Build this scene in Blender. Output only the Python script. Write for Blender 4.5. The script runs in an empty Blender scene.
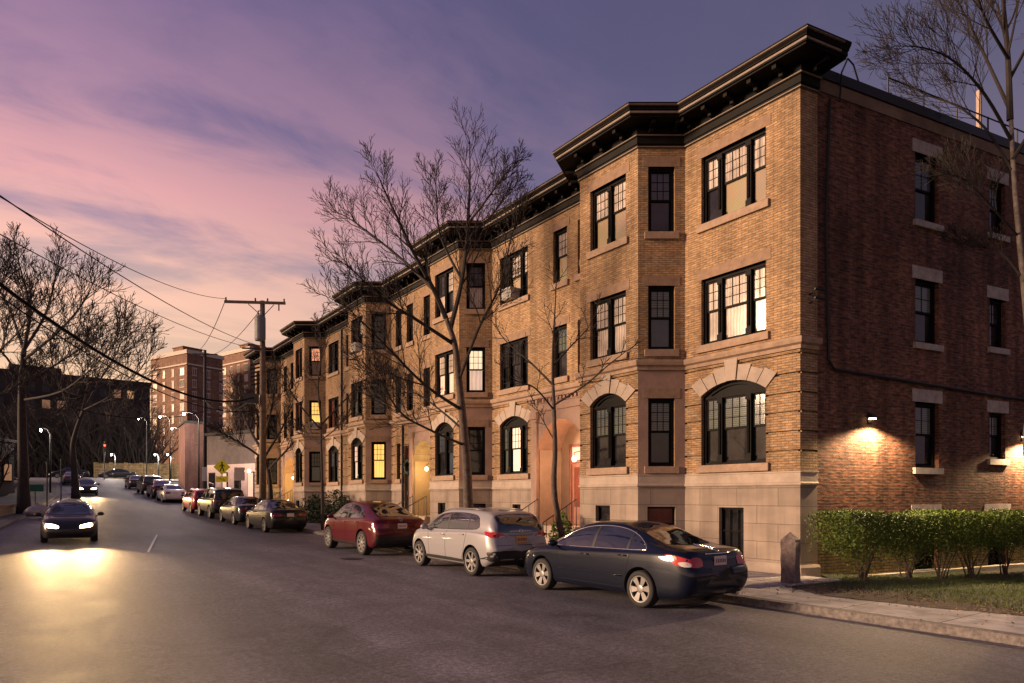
import bpy, bmesh, math, random
from mathutils import Vector, Matrix
from mathutils.bvhtree import BVHTree
PI = math.pi
sc = bpy.context.scene
COL = sc.collection
# ---------------------------------------------------------------- camera frame (street frame: +Y up the street, +X into the building)
F, CAM_H, HOR = 683.0, 1.95, 496.0
YAW = math.atan(486 / 683.0)
SN, CS = math.sin(YAW), math.cos(YAW)
CX, CY = -14.5, -8.95

def at(px, py, t):
    """a point of the place at depth t metres, found from a measurement in the photograph"""
    r = (px - 512) / F
    return Vector((CX + (CS * r + SN) * t, CY + (-SN * r + CS) * t, CAM_H + (HOR - py) * t / F))

def lerp(a, b, t): return a + (b - a) * t

def interp(tab, x):
    if x <= tab[0][0]: return tab[0][1]
    for (a, va), (b, vb) in zip(tab, tab[1:]):
        if x <= b: return va + (vb - va) * (x - a) / (b - a)
    return tab[-1][1]

def smooth_interp(tab, x):
    """monotone cubic (Fritsch-Carlson style) through the table"""
    n = len(tab)
    if x <= tab[0][0]: return tab[0][1]
    if x >= tab[-1][0]: return tab[-1][1]
    d = [(tab[i+1][1]-tab[i][1])/(tab[i+1][0]-tab[i][0]) for i in range(n-1)]
    m = [d[0]] + [0 if d[i-1]*d[i] <= 0 else 2*d[i-1]*d[i]/(d[i-1]+d[i]) for i in range(1, n-1)] + [d[-1]]
    for i in range(n-1):
        if x <= tab[i+1][0]:
            h = tab[i+1][0]-tab[i][0]; t = (x-tab[i][0])/h
            a = (1+2*t)*(1-t)**2; b = t*(1-t)**2; c = t*t*(3-2*t); e = t*t*(t-1)
            return a*tab[i][1] + b*h*m[i] + c*tab[i+1][1] + e*h*m[i+1]

# ---------------------------------------------------------------- materials
MATS = {}
def nodes_of(m):
    m.use_nodes = True
    return m.node_tree.nodes, m.node_tree.links

def setin(n, key, v):
    if key in n.inputs: n.inputs[key].default_value = v

def simple(name, col, rough=0.6, metal=0.0, coat=0.0, spec=0.5, noise=0.0, nscale=3.0, bump=0.0, bscale=40.0, col2=None):
    if name in MATS: return MATS[name]
    m = bpy.data.materials.new(name); N, L = nodes_of(m)
    b = N['Principled BSDF']
    c4 = (*col, 1)
    setin(b, 'Base Color', c4); setin(b, 'Roughness', rough); setin(b, 'Metallic', metal)
    setin(b, 'Coat Weight', coat); setin(b, 'Coat Roughness', 0.04); setin(b, 'Specular IOR Level', spec)
    tc = None
    if noise > 0 or col2:
        tc = N.new('ShaderNodeTexCoord'); nz = N.new('ShaderNodeTexNoise')
        nz.inputs['Scale'].default_value = nscale; nz.inputs['Detail'].default_value = 8; nz.inputs['Roughness'].default_value = .65
        L.new(tc.outputs['Object'], nz.inputs['Vector'])
        cr = N.new('ShaderNodeValToRGB')
        k = noise
        lo = col2 if col2 else tuple(c * (1 - k) for c in col)
        hi = col if col2 else tuple(min(1, c * (1 + k)) for c in col)
        cr.color_ramp.elements[0].position = .3; cr.color_ramp.elements[0].color = (*lo, 1)
        cr.color_ramp.elements[1].position = .7; cr.color_ramp.elements[1].color = (*hi, 1)
        L.new(nz.outputs['Fac'], cr.inputs['Fac']); L.new(cr.outputs['Color'], b.inputs['Base Color'])
    if bump > 0:
        tc = tc or N.new('ShaderNodeTexCoord'); n2 = N.new('ShaderNodeTexNoise')
        n2.inputs['Scale'].default_value = bscale; n2.inputs['Detail'].default_value = 6
        L.new(tc.outputs['Object'], n2.inputs['Vector'])
        bp = N.new('ShaderNodeBump'); bp.inputs['Strength'].default_value = bump; bp.inputs['Distance'].default_value = .02
        L.new(n2.outputs['Fac'], bp.inputs['Height']); L.new(bp.outputs['Normal'], b.inputs['Normal'])
    MATS[name] = m
    return m

def brickmat(name, c1, c2, mortar, bw, bh, ms, var=.5, stain=.35, bump=.35, dark=None, rough=.85, offset=.5, lumps=0.0):
    if name in MATS: return MATS[name]
    m = bpy.data.materials.new(name); N, L = nodes_of(m); b = N['Principled BSDF']
    setin(b, 'Roughness', rough); setin(b, 'Specular IOR Level', .3)
    uv = N.new('ShaderNodeUVMap'); uv.uv_map = 'UVMap'
    br = N.new('ShaderNodeTexBrick')
    br.inputs['Color1'].default_value = (*c1, 1); br.inputs['Color2'].default_value = (*c2, 1); br.inputs['Mortar'].default_value = (*mortar, 1)
    br.inputs['Scale'].default_value = 1; br.inputs['Mortar Size'].default_value = ms; br.inputs['Mortar Smooth'].default_value = .3
    br.inputs['Bias'].default_value = 0; br.inputs['Brick Width'].default_value = bw; br.inputs['Row Height'].default_value = bh
    br.offset = offset
    wob = N.new('ShaderNodeTexNoise'); wob.inputs['Scale'].default_value = 6; wob.inputs['Detail'].default_value = 3
    L.new(uv.outputs['UV'], wob.inputs['Vector'])
    mx = N.new('ShaderNodeMixRGB'); mx.blend_type = 'ADD'; mx.inputs['Fac'].default_value = .012 + .03*lumps
    L.new(uv.outputs['UV'], mx.inputs['Color1']); L.new(wob.outputs['Color'], mx.inputs['Color2'])
    L.new(mx.outputs['Color'], br.inputs['Vector'])
    # brick-to-brick tint and broad weathering
    tc = N.new('ShaderNodeTexCoord')
    nz = N.new('ShaderNodeTexNoise'); nz.inputs['Scale'].default_value = .55; nz.inputs['Detail'].default_value = 9; nz.inputs['Roughness'].default_value = .62
    L.new(tc.outputs['Object'], nz.inputs['Vector'])
    cr = N.new('ShaderNodeValToRGB'); e = cr.color_ramp.elements
    e[0].position = .32; e[0].color = (1-stain, 1-stain, 1-stain*1.02, 1); e[1].position = .68; e[1].color = (1.12, 1.1, 1.07, 1)
    L.new(nz.outputs['Fac'], cr.inputs['Fac'])
    mp = N.new('ShaderNodeMapping'); mp.inputs['Scale'].default_value = (1/bw, 1/bh*1.05, 1)
    L.new(uv.outputs['UV'], mp.inputs['Vector'])
    nb = N.new('ShaderNodeTexNoise'); nb.inputs['Scale'].default_value = 1.0; nb.inputs['Detail'].default_value = 2
    L.new(mp.outputs['Vector'], nb.inputs['Vector'])
    cr2 = N.new('ShaderNodeValToRGB'); e = cr2.color_ramp.elements
    lo = 1 - var
    e[0].position = .3; e[0].color = (lo, lo, lo, 1); e[1].position = .7; e[1].color = (1+var*.45, 1+var*.4, 1+var*.35, 1)
    L.new(nb.outputs['Fac'], cr2.inputs['Fac'])
    m1 = N.new('ShaderNodeMixRGB'); m1.blend_type = 'MULTIPLY'; m1.inputs['Fac'].default_value = 1
    m2 = N.new('ShaderNodeMixRGB'); m2.blend_type = 'MULTIPLY'; m2.inputs['Fac'].default_value = 1
    L.new(br.outputs['Color'], m1.inputs['Color1']); L.new(cr2.outputs['Color'], m1.inputs['Color2'])
    L.new(m1.outputs['Color'], m2.inputs['Color1']); L.new(cr.outputs['Color'], m2.inputs['Color2'])
    # rain streaks: soot drawn down the wall
    mp3 = N.new('ShaderNodeMapping'); mp3.inputs['Scale'].default_value = (1.9, 1.9, .12); L.new(tc.outputs['Object'], mp3.inputs['Vector'])
    n3 = N.new('ShaderNodeTexNoise'); n3.inputs['Scale'].default_value = 1.4; n3.inputs['Detail'].default_value = 6; n3.inputs['Roughness'].default_value = .6
    L.new(mp3.outputs['Vector'], n3.inputs['Vector'])
    cr3 = N.new('ShaderNodeValToRGB'); e = cr3.color_ramp.elements; kk = 1-stain*.9
    e[0].position = .36; e[0].color = (kk, kk, kk, 1); e[1].position = .58; e[1].color = (1, 1, 1, 1)
    L.new(n3.outputs['Fac'], cr3.inputs['Fac'])
    m3 = N.new('ShaderNodeMixRGB'); m3.blend_type = 'MULTIPLY'; m3.inputs['Fac'].default_value = 1
    L.new(m2.outputs['Color'], m3.inputs['Color1']); L.new(cr3.outputs['Color'], m3.inputs['Color2'])
    L.new(m3.outputs['Color'], b.inputs['Base Color'])
    bp = N.new('ShaderNodeBump'); bp.inputs['Strength'].default_value = bump; bp.inputs['Distance'].default_value = .012 + .03*lumps; bp.invert = True
    if lumps:
        ad = N.new('ShaderNodeMath'); ad.operation = 'ADD'
        mu = N.new('ShaderNodeMath'); mu.operation = 'MULTIPLY'; mu.inputs[1].default_value = 1.6*lumps
        L.new(nb.outputs['Fac'], mu.inputs[0]); L.new(mu.outputs[0], ad.inputs[0]); L.new(br.outputs['Fac'], ad.inputs[1])
        L.new(ad.outputs[0], bp.inputs['Height'])
    else:
        L.new(br.outputs['Fac'], bp.inputs['Height'])
    L.new(bp.outputs['Normal'], b.inputs['Normal'])
    MATS[name] = m
    return m

def emis(name, col, strength, pattern=None):
    if name in MATS: return MATS[name]
    m = bpy.data.materials.new(name); N, L = nodes_of(m); b = N['Principled BSDF']
    setin(b, 'Base Color', (*[c*.5 for c in col], 1)); setin(b, 'Roughness', .2)
    setin(b, 'Emission Color', (*col, 1)); setin(b, 'Emission Strength', strength)
    if pattern:                                   # folds of a curtain in front of the room light
        tc = N.new('ShaderNodeTexCoord'); w = N.new('ShaderNodeTexWave'); w.bands_direction = 'X'
        w.inputs['Scale'].default_value = pattern; w.inputs['Distortion'].default_value = 2.5; w.inputs['Detail'].default_value = 2
        L.new(tc.outputs['Object'], w.inputs['Vector'])
        nz = N.new('ShaderNodeTexNoise'); nz.inputs['Scale'].default_value = 1.7; nz.inputs['Detail'].default_value = 3
        L.new(tc.outputs['Object'], nz.inputs['Vector'])
        mu = N.new('ShaderNodeMath'); mu.operation = 'MULTIPLY_ADD'; mu.inputs[1].default_value = .3; mu.inputs[2].default_value = .45
        L.new(w.outputs['Fac'], mu.inputs[0])
        m3 = N.new('ShaderNodeMath'); m3.operation = 'ADD'
        L.new(mu.outputs[0], m3.inputs[0]); 
        m4 = N.new('ShaderNodeMath'); m4.operation = 'MULTIPLY'; m4.inputs[1].default_value = .6
        L.new(nz.outputs['Fac'], m4.inputs[0]); L.new(m4.outputs[0], m3.inputs[1])
        m5 = N.new('ShaderNodeMath'); m5.operation = 'MULTIPLY'; m5.inputs[1].default_value = strength
        L.new(m3.outputs[0], m5.inputs[0]); L.new(m5.outputs[0], b.inputs['Emission Strength'])
    MATS[name] = m
    return m

# ---------------------------------------------------------------- mesh builder
class MB:
    def __init__(s): s.v = []; s.f = []; s.mi = []; s.m = 0
    def add(s, vs, fs):
        b = len(s.v); s.v += [tuple(p) for p in vs]
        for f in fs: s.f.append(tuple(b + i for i in f)); s.mi.append(s.m)
    def quad(s, a, b, c, d): s.add([a, b, c, d], [(0, 1, 2, 3)])
    def box(s, x0, x1, y0, y1, z0, z1, M=None, bev=0):
        vs = [(x, y, z) for z in (z0, z1) for y in (y0, y1) for x in (x0, x1)]
        if M: vs = [M @ Vector(p) for p in vs]
        s.add(vs, [(0,2,3,1), (4,5,7,6), (0,1,5,4), (2,6,7,3), (0,4,6,2), (1,3,7,5)])
    def tube(s, pts, rad, n=8, cap=True, squash=None):
        pts = [Vector(p) for p in pts]
        if not hasattr(rad, '__len__'): rad = [rad] * len(pts)
        up = Vector((0, 0, 1)); rings = []
        d0 = (pts[1] - pts[0]).normalized()
        a = d0.cross(up if abs(d0.z) < .9 else Vector((1, 0, 0))).normalized()
        base = len(s.v)
        for i, p in enumerate(pts):
            d = (pts[min(i+1, len(pts)-1)] - pts[max(i-1, 0)])
            d = d.normalized() if d.length > 1e-9 else d0
            a = (a - d * a.dot(d))
            a = a.normalized() if a.length > 1e-6 else d.orthogonal().normalized()
            b = d.cross(a)
            for k in range(n):
                t = 2 * PI * k / n
                s.v.append(tuple(p + (a * math.cos(t) + b * math.sin(t)) * rad[i]))
        for i in range(len(pts) - 1):
            for k in range(n):
                k2 = (k + 1) % n
                s.f.append((base+i*n+k, base+i*n+k2, base+(i+1)*n+k2, base+(i+1)*n+k)); s.mi.append(s.m)
        if cap:
            s.f.append(tuple(base + k for k in range(n))[::-1]); s.mi.append(s.m)
            s.f.append(tuple(base + (len(pts)-1)*n + k for k in range(n))); s.mi.append(s.m)
    def lathe(s, prof, n=24, M=None, closed=False):
        """prof: (r, z) pairs round the z axis"""
        base = len(s.v); M = M or Matrix.Identity(4)
        for r, z in prof:
            for k in range(n):
                t = 2*PI*k/n
                s.v.append(tuple(M @ Vector((r*math.cos(t), r*math.sin(t), z))))
        m = len(prof)
        for i in range(m if closed else m-1):
            j = (i+1) % m
            for k in range(n):
                k2 = (k+1) % n
                s.f.append((base+i*n+k, base+i*n+k2, base+j*n+k2, base+j*n+k)); s.mi.append(s.m)
    def prism(s, poly, axis_from, axis_to, fn):
        """poly of 2D points extruded between two offsets; fn(u, v, w) -> point"""
        n = len(poly)
        vs = [fn(u, v, axis_from) for u, v in poly] + [fn(u, v, axis_to) for u, v in poly]
        s.add(vs, [tuple(range(n))[::-1], tuple(range(n, 2*n))] + [(i, (i+1) % n, n+(i+1) % n, n+i) for i in range(n)])
    def sweep(s, path, prof, closed_ends=True):
        """sweep a profile of (outward, z) along a plan polyline (outward = left of the walking direction), mitred"""
        P = [Vector((p[0], p[1])) for p in path]; n = len(P); m = len(prof); base = len(s.v)
        for i in range(n):
            d1 = (P[i]-P[i-1]).normalized() if i > 0 else (P[1]-P[0]).normalized()
            d2 = (P[i+1]-P[i]).normalized() if i < n-1 else d1
            n1 = Vector((-d1.y, d1.x)); n2 = Vector((-d2.y, d2.x))
            bis = (n1+n2)
            bis = bis / max(.25, (1 + n1.dot(n2)))
            for o, z in prof: s.v.append((P[i].x + bis.x*o, P[i].y + bis.y*o, z))
        for i in range(n-1):
            for k in range(m-1):
                s.f.append((base+i*m+k, base+(i+1)*m+k, base+(i+1)*m+k+1, base+i*m+k+1)); s.mi.append(s.m)
        if closed_ends:
            s.f.append(tuple(base+k for k in range(m))); s.mi.append(s.m)
            s.f.append(tuple(base+(n-1)*m+k for k in range(m))[::-1]); s.mi.append(s.m)
    def build(s, name, mat, parent=None, smooth=False, origin=None, recalc=True, uv=True):
        me = bpy.data.meshes.new(name)
        vs = s.v
        if origin is not None:
            o = Vector(origin); vs = [tuple(Vector(p) - o) for p in vs]
        me.from_pydata(vs, [], s.f); me.validate()
        mats = mat if isinstance(mat, (list, tuple)) else [mat]
        for mm in mats: me.materials.append(mm)
        if len(mats) > 1 and len(me.polygons) == len(s.mi): me.polygons.foreach_set('material_index', s.mi)
        if recalc:
            bm = bmesh.new(); bm.from_mesh(me); bmesh.ops.recalc_face_normals(bm, faces=bm.faces[:]); bm.to_mesh(me); bm.free()
        if smooth: me.polygons.foreach_set('use_smooth', [True]*len(me.polygons))
        if uv: box_uv(me)
        ob = bpy.data.objects.new(name, me); COL.objects.link(ob)
        if origin is not None and parent is None: ob.location = origin
        if parent is not None: ob.parent = parent
        return ob

def box_uv(me):
    ul = me.uv_layers.new(name='UVMap')
    vs = me.vertices
    for p in me.polygons:
        n = p.normal
        if abs(n.z) > .7:
            for li in p.loop_indices:
                c = vs[me.loops[li].vertex_index].co; ul.data[li].uv = (c.x, c.y)
        else:
            t = Vector((-n.y, n.x, 0))
            t = t.normalized() if t.length > 1e-6 else Vector((1, 0, 0))
            for li in p.loop_indices:
                c = vs[me.loops[li].vertex_index].co; ul.data[li].uv = (c.dot(t), c.z)

def tag(o, label=None, cat=None, group=None, kind=None):
    if label: o['label'] = label
    if cat: o['category'] = cat
    if group: o['group'] = group
    if kind: o['kind'] = kind
    return o

def empty(name, loc, rz=0, label=None, cat=None, group=None):
    e = bpy.data.objects.new(name, None); COL.objects.link(e)
    e.location = loc; e.rotation_euler = (0, 0, rz); e.empty_display_size = .2
    return tag(e, label, cat, group)

KIDS = {}
def copy_tree(o, parent=None):
    c = o.copy(); COL.objects.link(c)
    if parent is not None: c.parent = parent
    for ch in [x for x in bpy.data.objects if x.parent == o]: copy_tree(ch, c)
    return c
# ================================================================ SETTING
def zroad(y):
    return smooth_interp([(-80, -.4), (-30, -.02), (-9, 0), (0, .0), (6, .03), (13, .10), (24, .32), (37, .68), (52, 1.36), (65, 2.05), (80, 3.0), (95, 4.0), (120, 4.9), (200, 6.5), (400, 9)], y)
LCURB = [(-80, -16.5), (10, -15.9), (28, -15.5), (50, -13.5), (62, -12.2), (85, -11.4), (400, -11.4)]
KERB = -3.98
M_asph = None
def ground_strip(name, xl, xr, y0, y1, dz, mat, nx=2, step=2.0, kind='structure', skirt=0.0, xjit=None):
    """a sheet between two side lines that follows the street's rise"""
    b = MB(); ys = []; y = y0
    while y < y1: ys.append(y); y += step
    ys.append(y1)
    fl = xl if callable(xl) else (lambda yy: xl)
    fr = xr if callable(xr) else (lambda yy: xr)
    for yy in ys:
        for i in range(nx+1):
            x = lerp(fl(yy), fr(yy), i/nx)
            b.v.append((x, yy, zroad(yy) + dz))
    for j in range(len(ys)-1):
        for i in range(nx):
            a = j*(nx+1)+i
            b.f.append((a, a+1, a+nx+2, a+nx+1)); b.mi.append(0)
    if skirt:
        for j in range(len(ys)-1):
            for i in (0, nx):
                a = j*(nx+1)+i; c = a+nx+1
                p, q = b.v[a], b.v[c]
                b.quad(p, q, (q[0], q[1], q[2]-skirt), (p[0], p[1], p[2]-skirt))
        for j in (0, len(ys)-1):
            for i in range(nx):
                p, q = b.v[j*(nx+1)+i], b.v[j*(nx+1)+i+1]
                b.quad(p, q, (q[0], q[1], q[2]-skirt), (p[0], p[1], p[2]-skirt))
    o = b.build(name, mat, smooth=False)
    return tag(o, kind=kind)

def asphalt():
    m = bpy.data.materials.new('asphalt'); N, L = nodes_of(m); b = N['Principled BSDF']
    setin(b, 'Roughness', .6); setin(b, 'Specular IOR Level', .5)
    tc = N.new('ShaderNodeTexCoord')
    def noise(scale, det, rough=.6, vec=None):
        n = N.new('ShaderNodeTexNoise'); n.inputs['Scale'].default_value = scale; n.inputs['Detail'].default_value = det; n.inputs['Roughness'].default_value = rough
        L.new(vec or tc.outputs['Object'], n.inputs['Vector']); return n
    fine = noise(38, 5, .85); mid = noise(1.1, 9, .7)
    mp = N.new('ShaderNodeMapping'); mp.inputs['Scale'].default_value = (1.0, .09, 1); L.new(tc.outputs['Object'], mp.inputs['Vector'])
    lanes = noise(.9, 4, .55, mp.outputs['Vector'])
    def ramp(n, p0, c0, p1, c1):
        r = N.new('ShaderNodeValToRGB'); e = r.color_ramp.elements
        e[0].position = p0; e[0].color = (c0, c0, c0, 1); e[1].position = p1; e[1].color = (c1, c1, c1, 1)
        L.new(n.outputs['Fac'], r.inputs['Fac']); return r
    r1 = ramp(fine, .36, .35, .66, 1.75); r2 = ramp(mid, .3, .62, .7, 1.3); r3 = ramp(lanes, .35, .7, .65, 1.25)
    agg = noise(13, 3, .75); r4 = ramp(agg, .38, .62, .64, 1.45)
    # square cut utility patches, darker where the trench was filled
    mpp = N.new('ShaderNodeMapping'); mpp.inputs['Scale'].default_value = (.32, .085, 1); mpp.inputs['Location'].default_value = (.37, .21, 0); L.new(tc.outputs['Object'], mpp.inputs['Vector'])
    vp = N.new('ShaderNodeTexVoronoi'); vp.distance = 'CHEBYCHEV'; vp.inputs['Scale'].default_value = 1.0; vp.inputs['Randomness'].default_value = .8; L.new(mpp.outputs['Vector'], vp.inputs['Vector'])
    sepv = N.new('ShaderNodeSeparateColor'); L.new(vp.outputs['Color'], sepv.inputs['Color'])
    r5 = N.new('ShaderNodeValToRGB'); e = r5.color_ramp.elements; e[0].position = .0; e[0].color = (.80, .80, .82, 1); e[1].position = 1; e[1].color = (1.12, 1.12, 1.1, 1); L.new(sepv.outputs[0], r5.inputs['Fac'])
    base = N.new('ShaderNodeRGB'); base.outputs[0].default_value = (.120, .112, .138, 1)
    prev = base.outputs[0]
    for r in (r1, r2, r3, r4, r5):
        mx = N.new('ShaderNodeMixRGB'); mx.blend_type = 'MULTIPLY'; mx.inputs['Fac'].default_value = 1
        L.new(prev, mx.inputs['Color1']); L.new(r.outputs['Color'], mx.inputs['Color2']); prev = mx.outputs['Color']
    # crack-sealer lines: thin dark wandering veins
    vo = N.new('ShaderNodeTexVoronoi'); vo.feature = 'DISTANCE_TO_EDGE'; vo.inputs['Scale'].default_value = .22
    wn = noise(.8, 5, .6); mxv = N.new('ShaderNodeMixRGB'); mxv.blend_type = 'ADD'; mxv.inputs['Fac'].default_value = 1.4
    L.new(tc.outputs['Object'], mxv.inputs['Color1']); L.new(wn.outputs['Color'], mxv.inputs['Color2']); L.new(mxv.outputs['Color'], vo.inputs['Vector'])
    rv = N.new('ShaderNodeValToRGB'); e = rv.color_ramp.elements
    e[0].position = .0; e[0].color = (.45, .45, .45, 1); e[1].position = .012; e[1].color = (1, 1, 1, 1)
    L.new(vo.outputs['Distance'], rv.inputs['Fac'])
    mx = N.new('ShaderNodeMixRGB'); mx.blend_type = 'MULTIPLY'; mx.inputs['Fac'].default_value = .55
    L.new(prev, mx.inputs['Color1']); L.new(rv.outputs['Color'], mx.inputs['Color2']); prev = mx.outputs['Color']
    L.new(prev, b.inputs['Base Color'])
    bp = N.new('ShaderNodeBump'); bp.inputs['Strength'].default_value = .6; bp.inputs['Distance'].default_value = .03
    L.new(fine.outputs['Fac'], bp.inputs['Height']); L.new(bp.outputs['Normal'], b.inputs['Normal'])
    rr = N.new('ShaderNodeMapRange'); rr.inputs['To Min'].default_value = .5; rr.inputs['To Max'].default_value = .78
    L.new(mid.outputs['Fac'], rr.inputs['Value']); L.new(rr.outputs['Result'], b.inputs['Roughness'])
    return m
M_asph = asphalt()
M_conc = brickmat('concrete_paving', (.60, .56, .55), (.52, .485, .475), (.10, .095, .09), 1.5, 1.5, .012, var=.12, stain=.4, bump=.25, offset=0)
M_granite = simple('granite', (.14, .12, .112), .8, noise=.6, nscale=14, bump=.7, bscale=18)
M_soil = simple('soil', (.075, .050, .036), .95, noise=.6, nscale=9, bump=1, bscale=30)
M_earth = simple('dark_earth', (.045, .042, .034), .95, noise=.5, nscale=.8, bump=.5, bscale=6)
M_lawn = simple('lawn_soil', (.030, .042, .014), .95, noise=.6, nscale=4, bump=1, bscale=40)
M_white = simple('road_paint', (.62, .60, .55), .6, noise=.25, nscale=20)
lc = lambda y: interp(LCURB, y)
# one earth sheet to the horizon, under everything
def earth():
    b = MB(); xs = [-900, -400, -200, -100, -60, -40, -28, -22, -17.5, -11, -3, 0, 20, 60, 150, 400, 900]; ys = [-120, -60, -30, -10, 0, 10, 20, 30, 40, 50, 60, 70, 80, 90, 100, 120, 160, 220, 320, 500, 800, 1300]
    for y in ys:
        for x in xs: b.v.append((x, y, zroad(min(y, 400)) - .10))
    n = len(xs)
    for j in range(len(ys)-1):
        for i in range(n-1): b.f.append((j*n+i, j*n+i+1, (j+1)*n+i+1, (j+1)*n+i)); b.mi.append(0)
    tag(b.build('ground', M_earth), kind='structure')
earth()
ground_strip('road', lc, KERB, -60, 132, 0, M_asph, nx=10, step=2)
ground_strip('cross_street', -150, 70, 96, 108, .014, M_asph, nx=8, step=3)
ground_strip('kerb', KERB, KERB+.2, -60, 95, .13, M_granite, nx=1, step=1.5, skirt=.3)
ground_strip('kerb', lambda y: lc(y)-.2, lc, -60, 95, .12, M_granite, nx=1, step=2, skirt=.3)
ground_strip('sidewalk', KERB+.203, -2.15, -60, 95, .126, M_conc, nx=2, step=2, skirt=.3)
M_conc_dim = brickmat('dim_concrete', (.20, .185, .175), (.16, .15, .14), (.06, .055, .05), 1.5, 1.5, .012, var=.2, stain=.5, bump=.3, offset=0)  # darker copy of the paving: the left side's dimness is put into its colour
ground_strip('sidewalk', lambda y: lc(y)-3.6, lambda y: lc(y)-.203, -60, 95, .115, M_conc_dim, nx=2, step=2, skirt=.3)
ground_strip('path', -2.147, .05, -.95, 2.8, .124, M_conc, nx=2, step=1.2, skirt=.3)
ground_strip('soil_bed', -2.147, .1, 2.803, 7.0, .16, M_soil, nx=3, step=1, skirt=.3)
ground_strip('path', -2.147, .1, 7.003, 10.2, .124, M_conc, nx=2, step=1.2, skirt=.3)
ground_strip('soil_bed', -2.147, .1, 10.203, 17.0, .16, M_soil, nx=3, step=1, skirt=.3)
ground_strip('path', -2.147, .1, 17.003, 20.5, .124, M_conc, nx=2, step=1.2, skirt=.3)
ground_strip('soil_bed', -2.147, .1, 20.503, 60, .16, M_soil, nx=3, step=2, skirt=.3)
# ================================================================ THE BRICK APARTMENT ROW
SDIR = Vector((0.98570, -0.16849)); SNOR = Vector((-0.16849, -0.98570))
def side_pt(Lm, out, z): 
    p = SDIR*Lm + SNOR*out
    return Vector((p.x, p.y, z))
M_tan = brickmat('tan_brick', (.54, .35, .19), (.40, .245, .13), (.22, .165, .115), .198, .059, .010, var=.40, stain=.36, bump=.5)
M_red = brickmat('red_brick', (.32, .118, .070), (.15, .057, .037), (.20, .155, .125), .21, .072, .012, var=.65, stain=.5, bump=.9, lumps=.35)
M_stone = brickmat('ashlar_stone', (.345, .28, .232), (.295, .238, .196), (.15, .12, .10), 1.15, .43, .008, var=.18, stain=.26, bump=.4)
M_smooth = simple('dressed_stone', (.36, .29, .235), .8, noise=.2, nscale=2.2, bump=.25, bscale=25)
M_rosestone = simple('brown_stone', (.27, .175, .135), .8, noise=.2, nscale=2.5, bump=.25, bscale=25)
M_sill = simple('stone_sill', (.315, .215, .15), .8, noise=.25, nscale=5, bump=.3, bscale=30)
M_lintel = simple('brown_lintel', (.25, .16, .105), .85, noise=.25, nscale=5, bump=.3, bscale=30)
M_grey_lintel = simple('grey_lintel', (.33, .29, .265), .85, noise=.3, nscale=5, bump=.3, bscale=30)
M_dark = simple('dark_paint', (.0065, .0055, .0055), .55, spec=.08, noise=.3, nscale=6)
M_cornice = simple('dark_cornice', (.0085, .0068, .0062), .6, spec=.1, noise=.4, nscale=3)
M_cornice_edge = simple('cornice_moulding', (.17, .12, .085), .5, noise=.3, nscale=4)
M_roof = simple('roof_felt', (.05, .045, .045), .9, noise=.4, nscale=2)
M_metal = simple('dark_metal', (.014, .013, .014), .5, metal=.3)
M_wood = simple('red_door_wood', (.21, .075, .045), .45, noise=.3, nscale=5, coat=.2)
M_bronze = simple('bronze', (.25, .17, .09), .35, metal=.9)

def glass(name, col, rough=.06, spec=.5, noise=0, coat=0):
    return simple(name, col, rough, spec=spec, noise=noise, nscale=1.3, coat=coat, bump=.10, bscale=2.2)
def blindmat(name, col, scale=38):
    """a slatted blind close behind the glass"""
    m = simple(name, col, .09); N, L = nodes_of(m); b = N['Principled BSDF']
    tc = N.new('ShaderNodeTexCoord'); w = N.new('ShaderNodeTexWave'); w.bands_direction = 'Z'; w.inputs['Scale'].default_value = scale/6.0; w.inputs['Distortion'].default_value = .15
    L.new(tc.outputs['Object'], w.inputs['Vector']); nz = N.new('ShaderNodeTexNoise'); nz.inputs['Scale'].default_value = .9; L.new(tc.outputs['Object'], nz.inputs['Vector'])
    cr = N.new('ShaderNodeValToRGB'); e = cr.color_ramp.elements; e[0].position = .1; e[0].color = (*[c*.45 for c in col], 1); e[1].position = .5; e[1].color = (*col, 1)
    L.new(w.outputs['Fac'], cr.inputs['Fac'])
    mx = N.new('ShaderNodeMixRGB'); mx.blend_type = 'MULTIPLY'; mx.inputs['Fac'].default_value = .6; L.new(cr.outputs['Color'], mx.inputs['Color1']); L.new(nz.outputs['Color'], mx.inputs['Color2']); L.new(mx.outputs['Color'], b.inputs['Base Color'])
    return m
def curtainmat(name, col):
    """a drawn curtain hanging in folds close behind the glass"""
    m = simple(name, col, .10); N, L = nodes_of(m); b = N['Principled BSDF']
    tc = N.new('ShaderNodeTexCoord'); w = N.new('ShaderNodeTexWave'); w.bands_direction = 'X'; w.inputs['Scale'].default_value = 3.4; w.inputs['Distortion'].default_value = 3.5; w.inputs['Detail'].default_value = 2; w.inputs['Detail Scale'].default_value = .6
    L.new(tc.outputs['Object'], w.inputs['Vector']); nz = N.new('ShaderNodeTexNoise'); nz.inputs['Scale'].default_value = 1.3; nz.inputs['Detail'].default_value = 5; L.new(tc.outputs['Object'], nz.inputs['Vector'])
    cr = N.new('ShaderNodeValToRGB'); e = cr.color_ramp.elements; e[0].position = .0; e[0].color = (*[c*.62 for c in col], 1); e[1].position = .7; e[1].color = (*col, 1); L.new(w.outputs['Fac'], cr.inputs['Fac'])
    c2 = N.new('ShaderNodeValToRGB'); e = c2.color_ramp.elements; e[0].position = .33; e[0].color = (.5, .48, .46, 1); e[1].position = .6; e[1].color = (1, 1, 1, 1); L.new(nz.outputs['Fac'], c2.inputs['Fac'])
    mx = N.new('ShaderNodeMixRGB'); mx.blend_type = 'MULTIPLY'; mx.inputs['Fac'].default_value = 1; L.new(cr.outputs['Color'], mx.inputs['Color1']); L.new(c2.outputs['Color'], mx.inputs['Color2']); L.new(mx.outputs['Color'], b.inputs['Base Color'])
    return m
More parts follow.
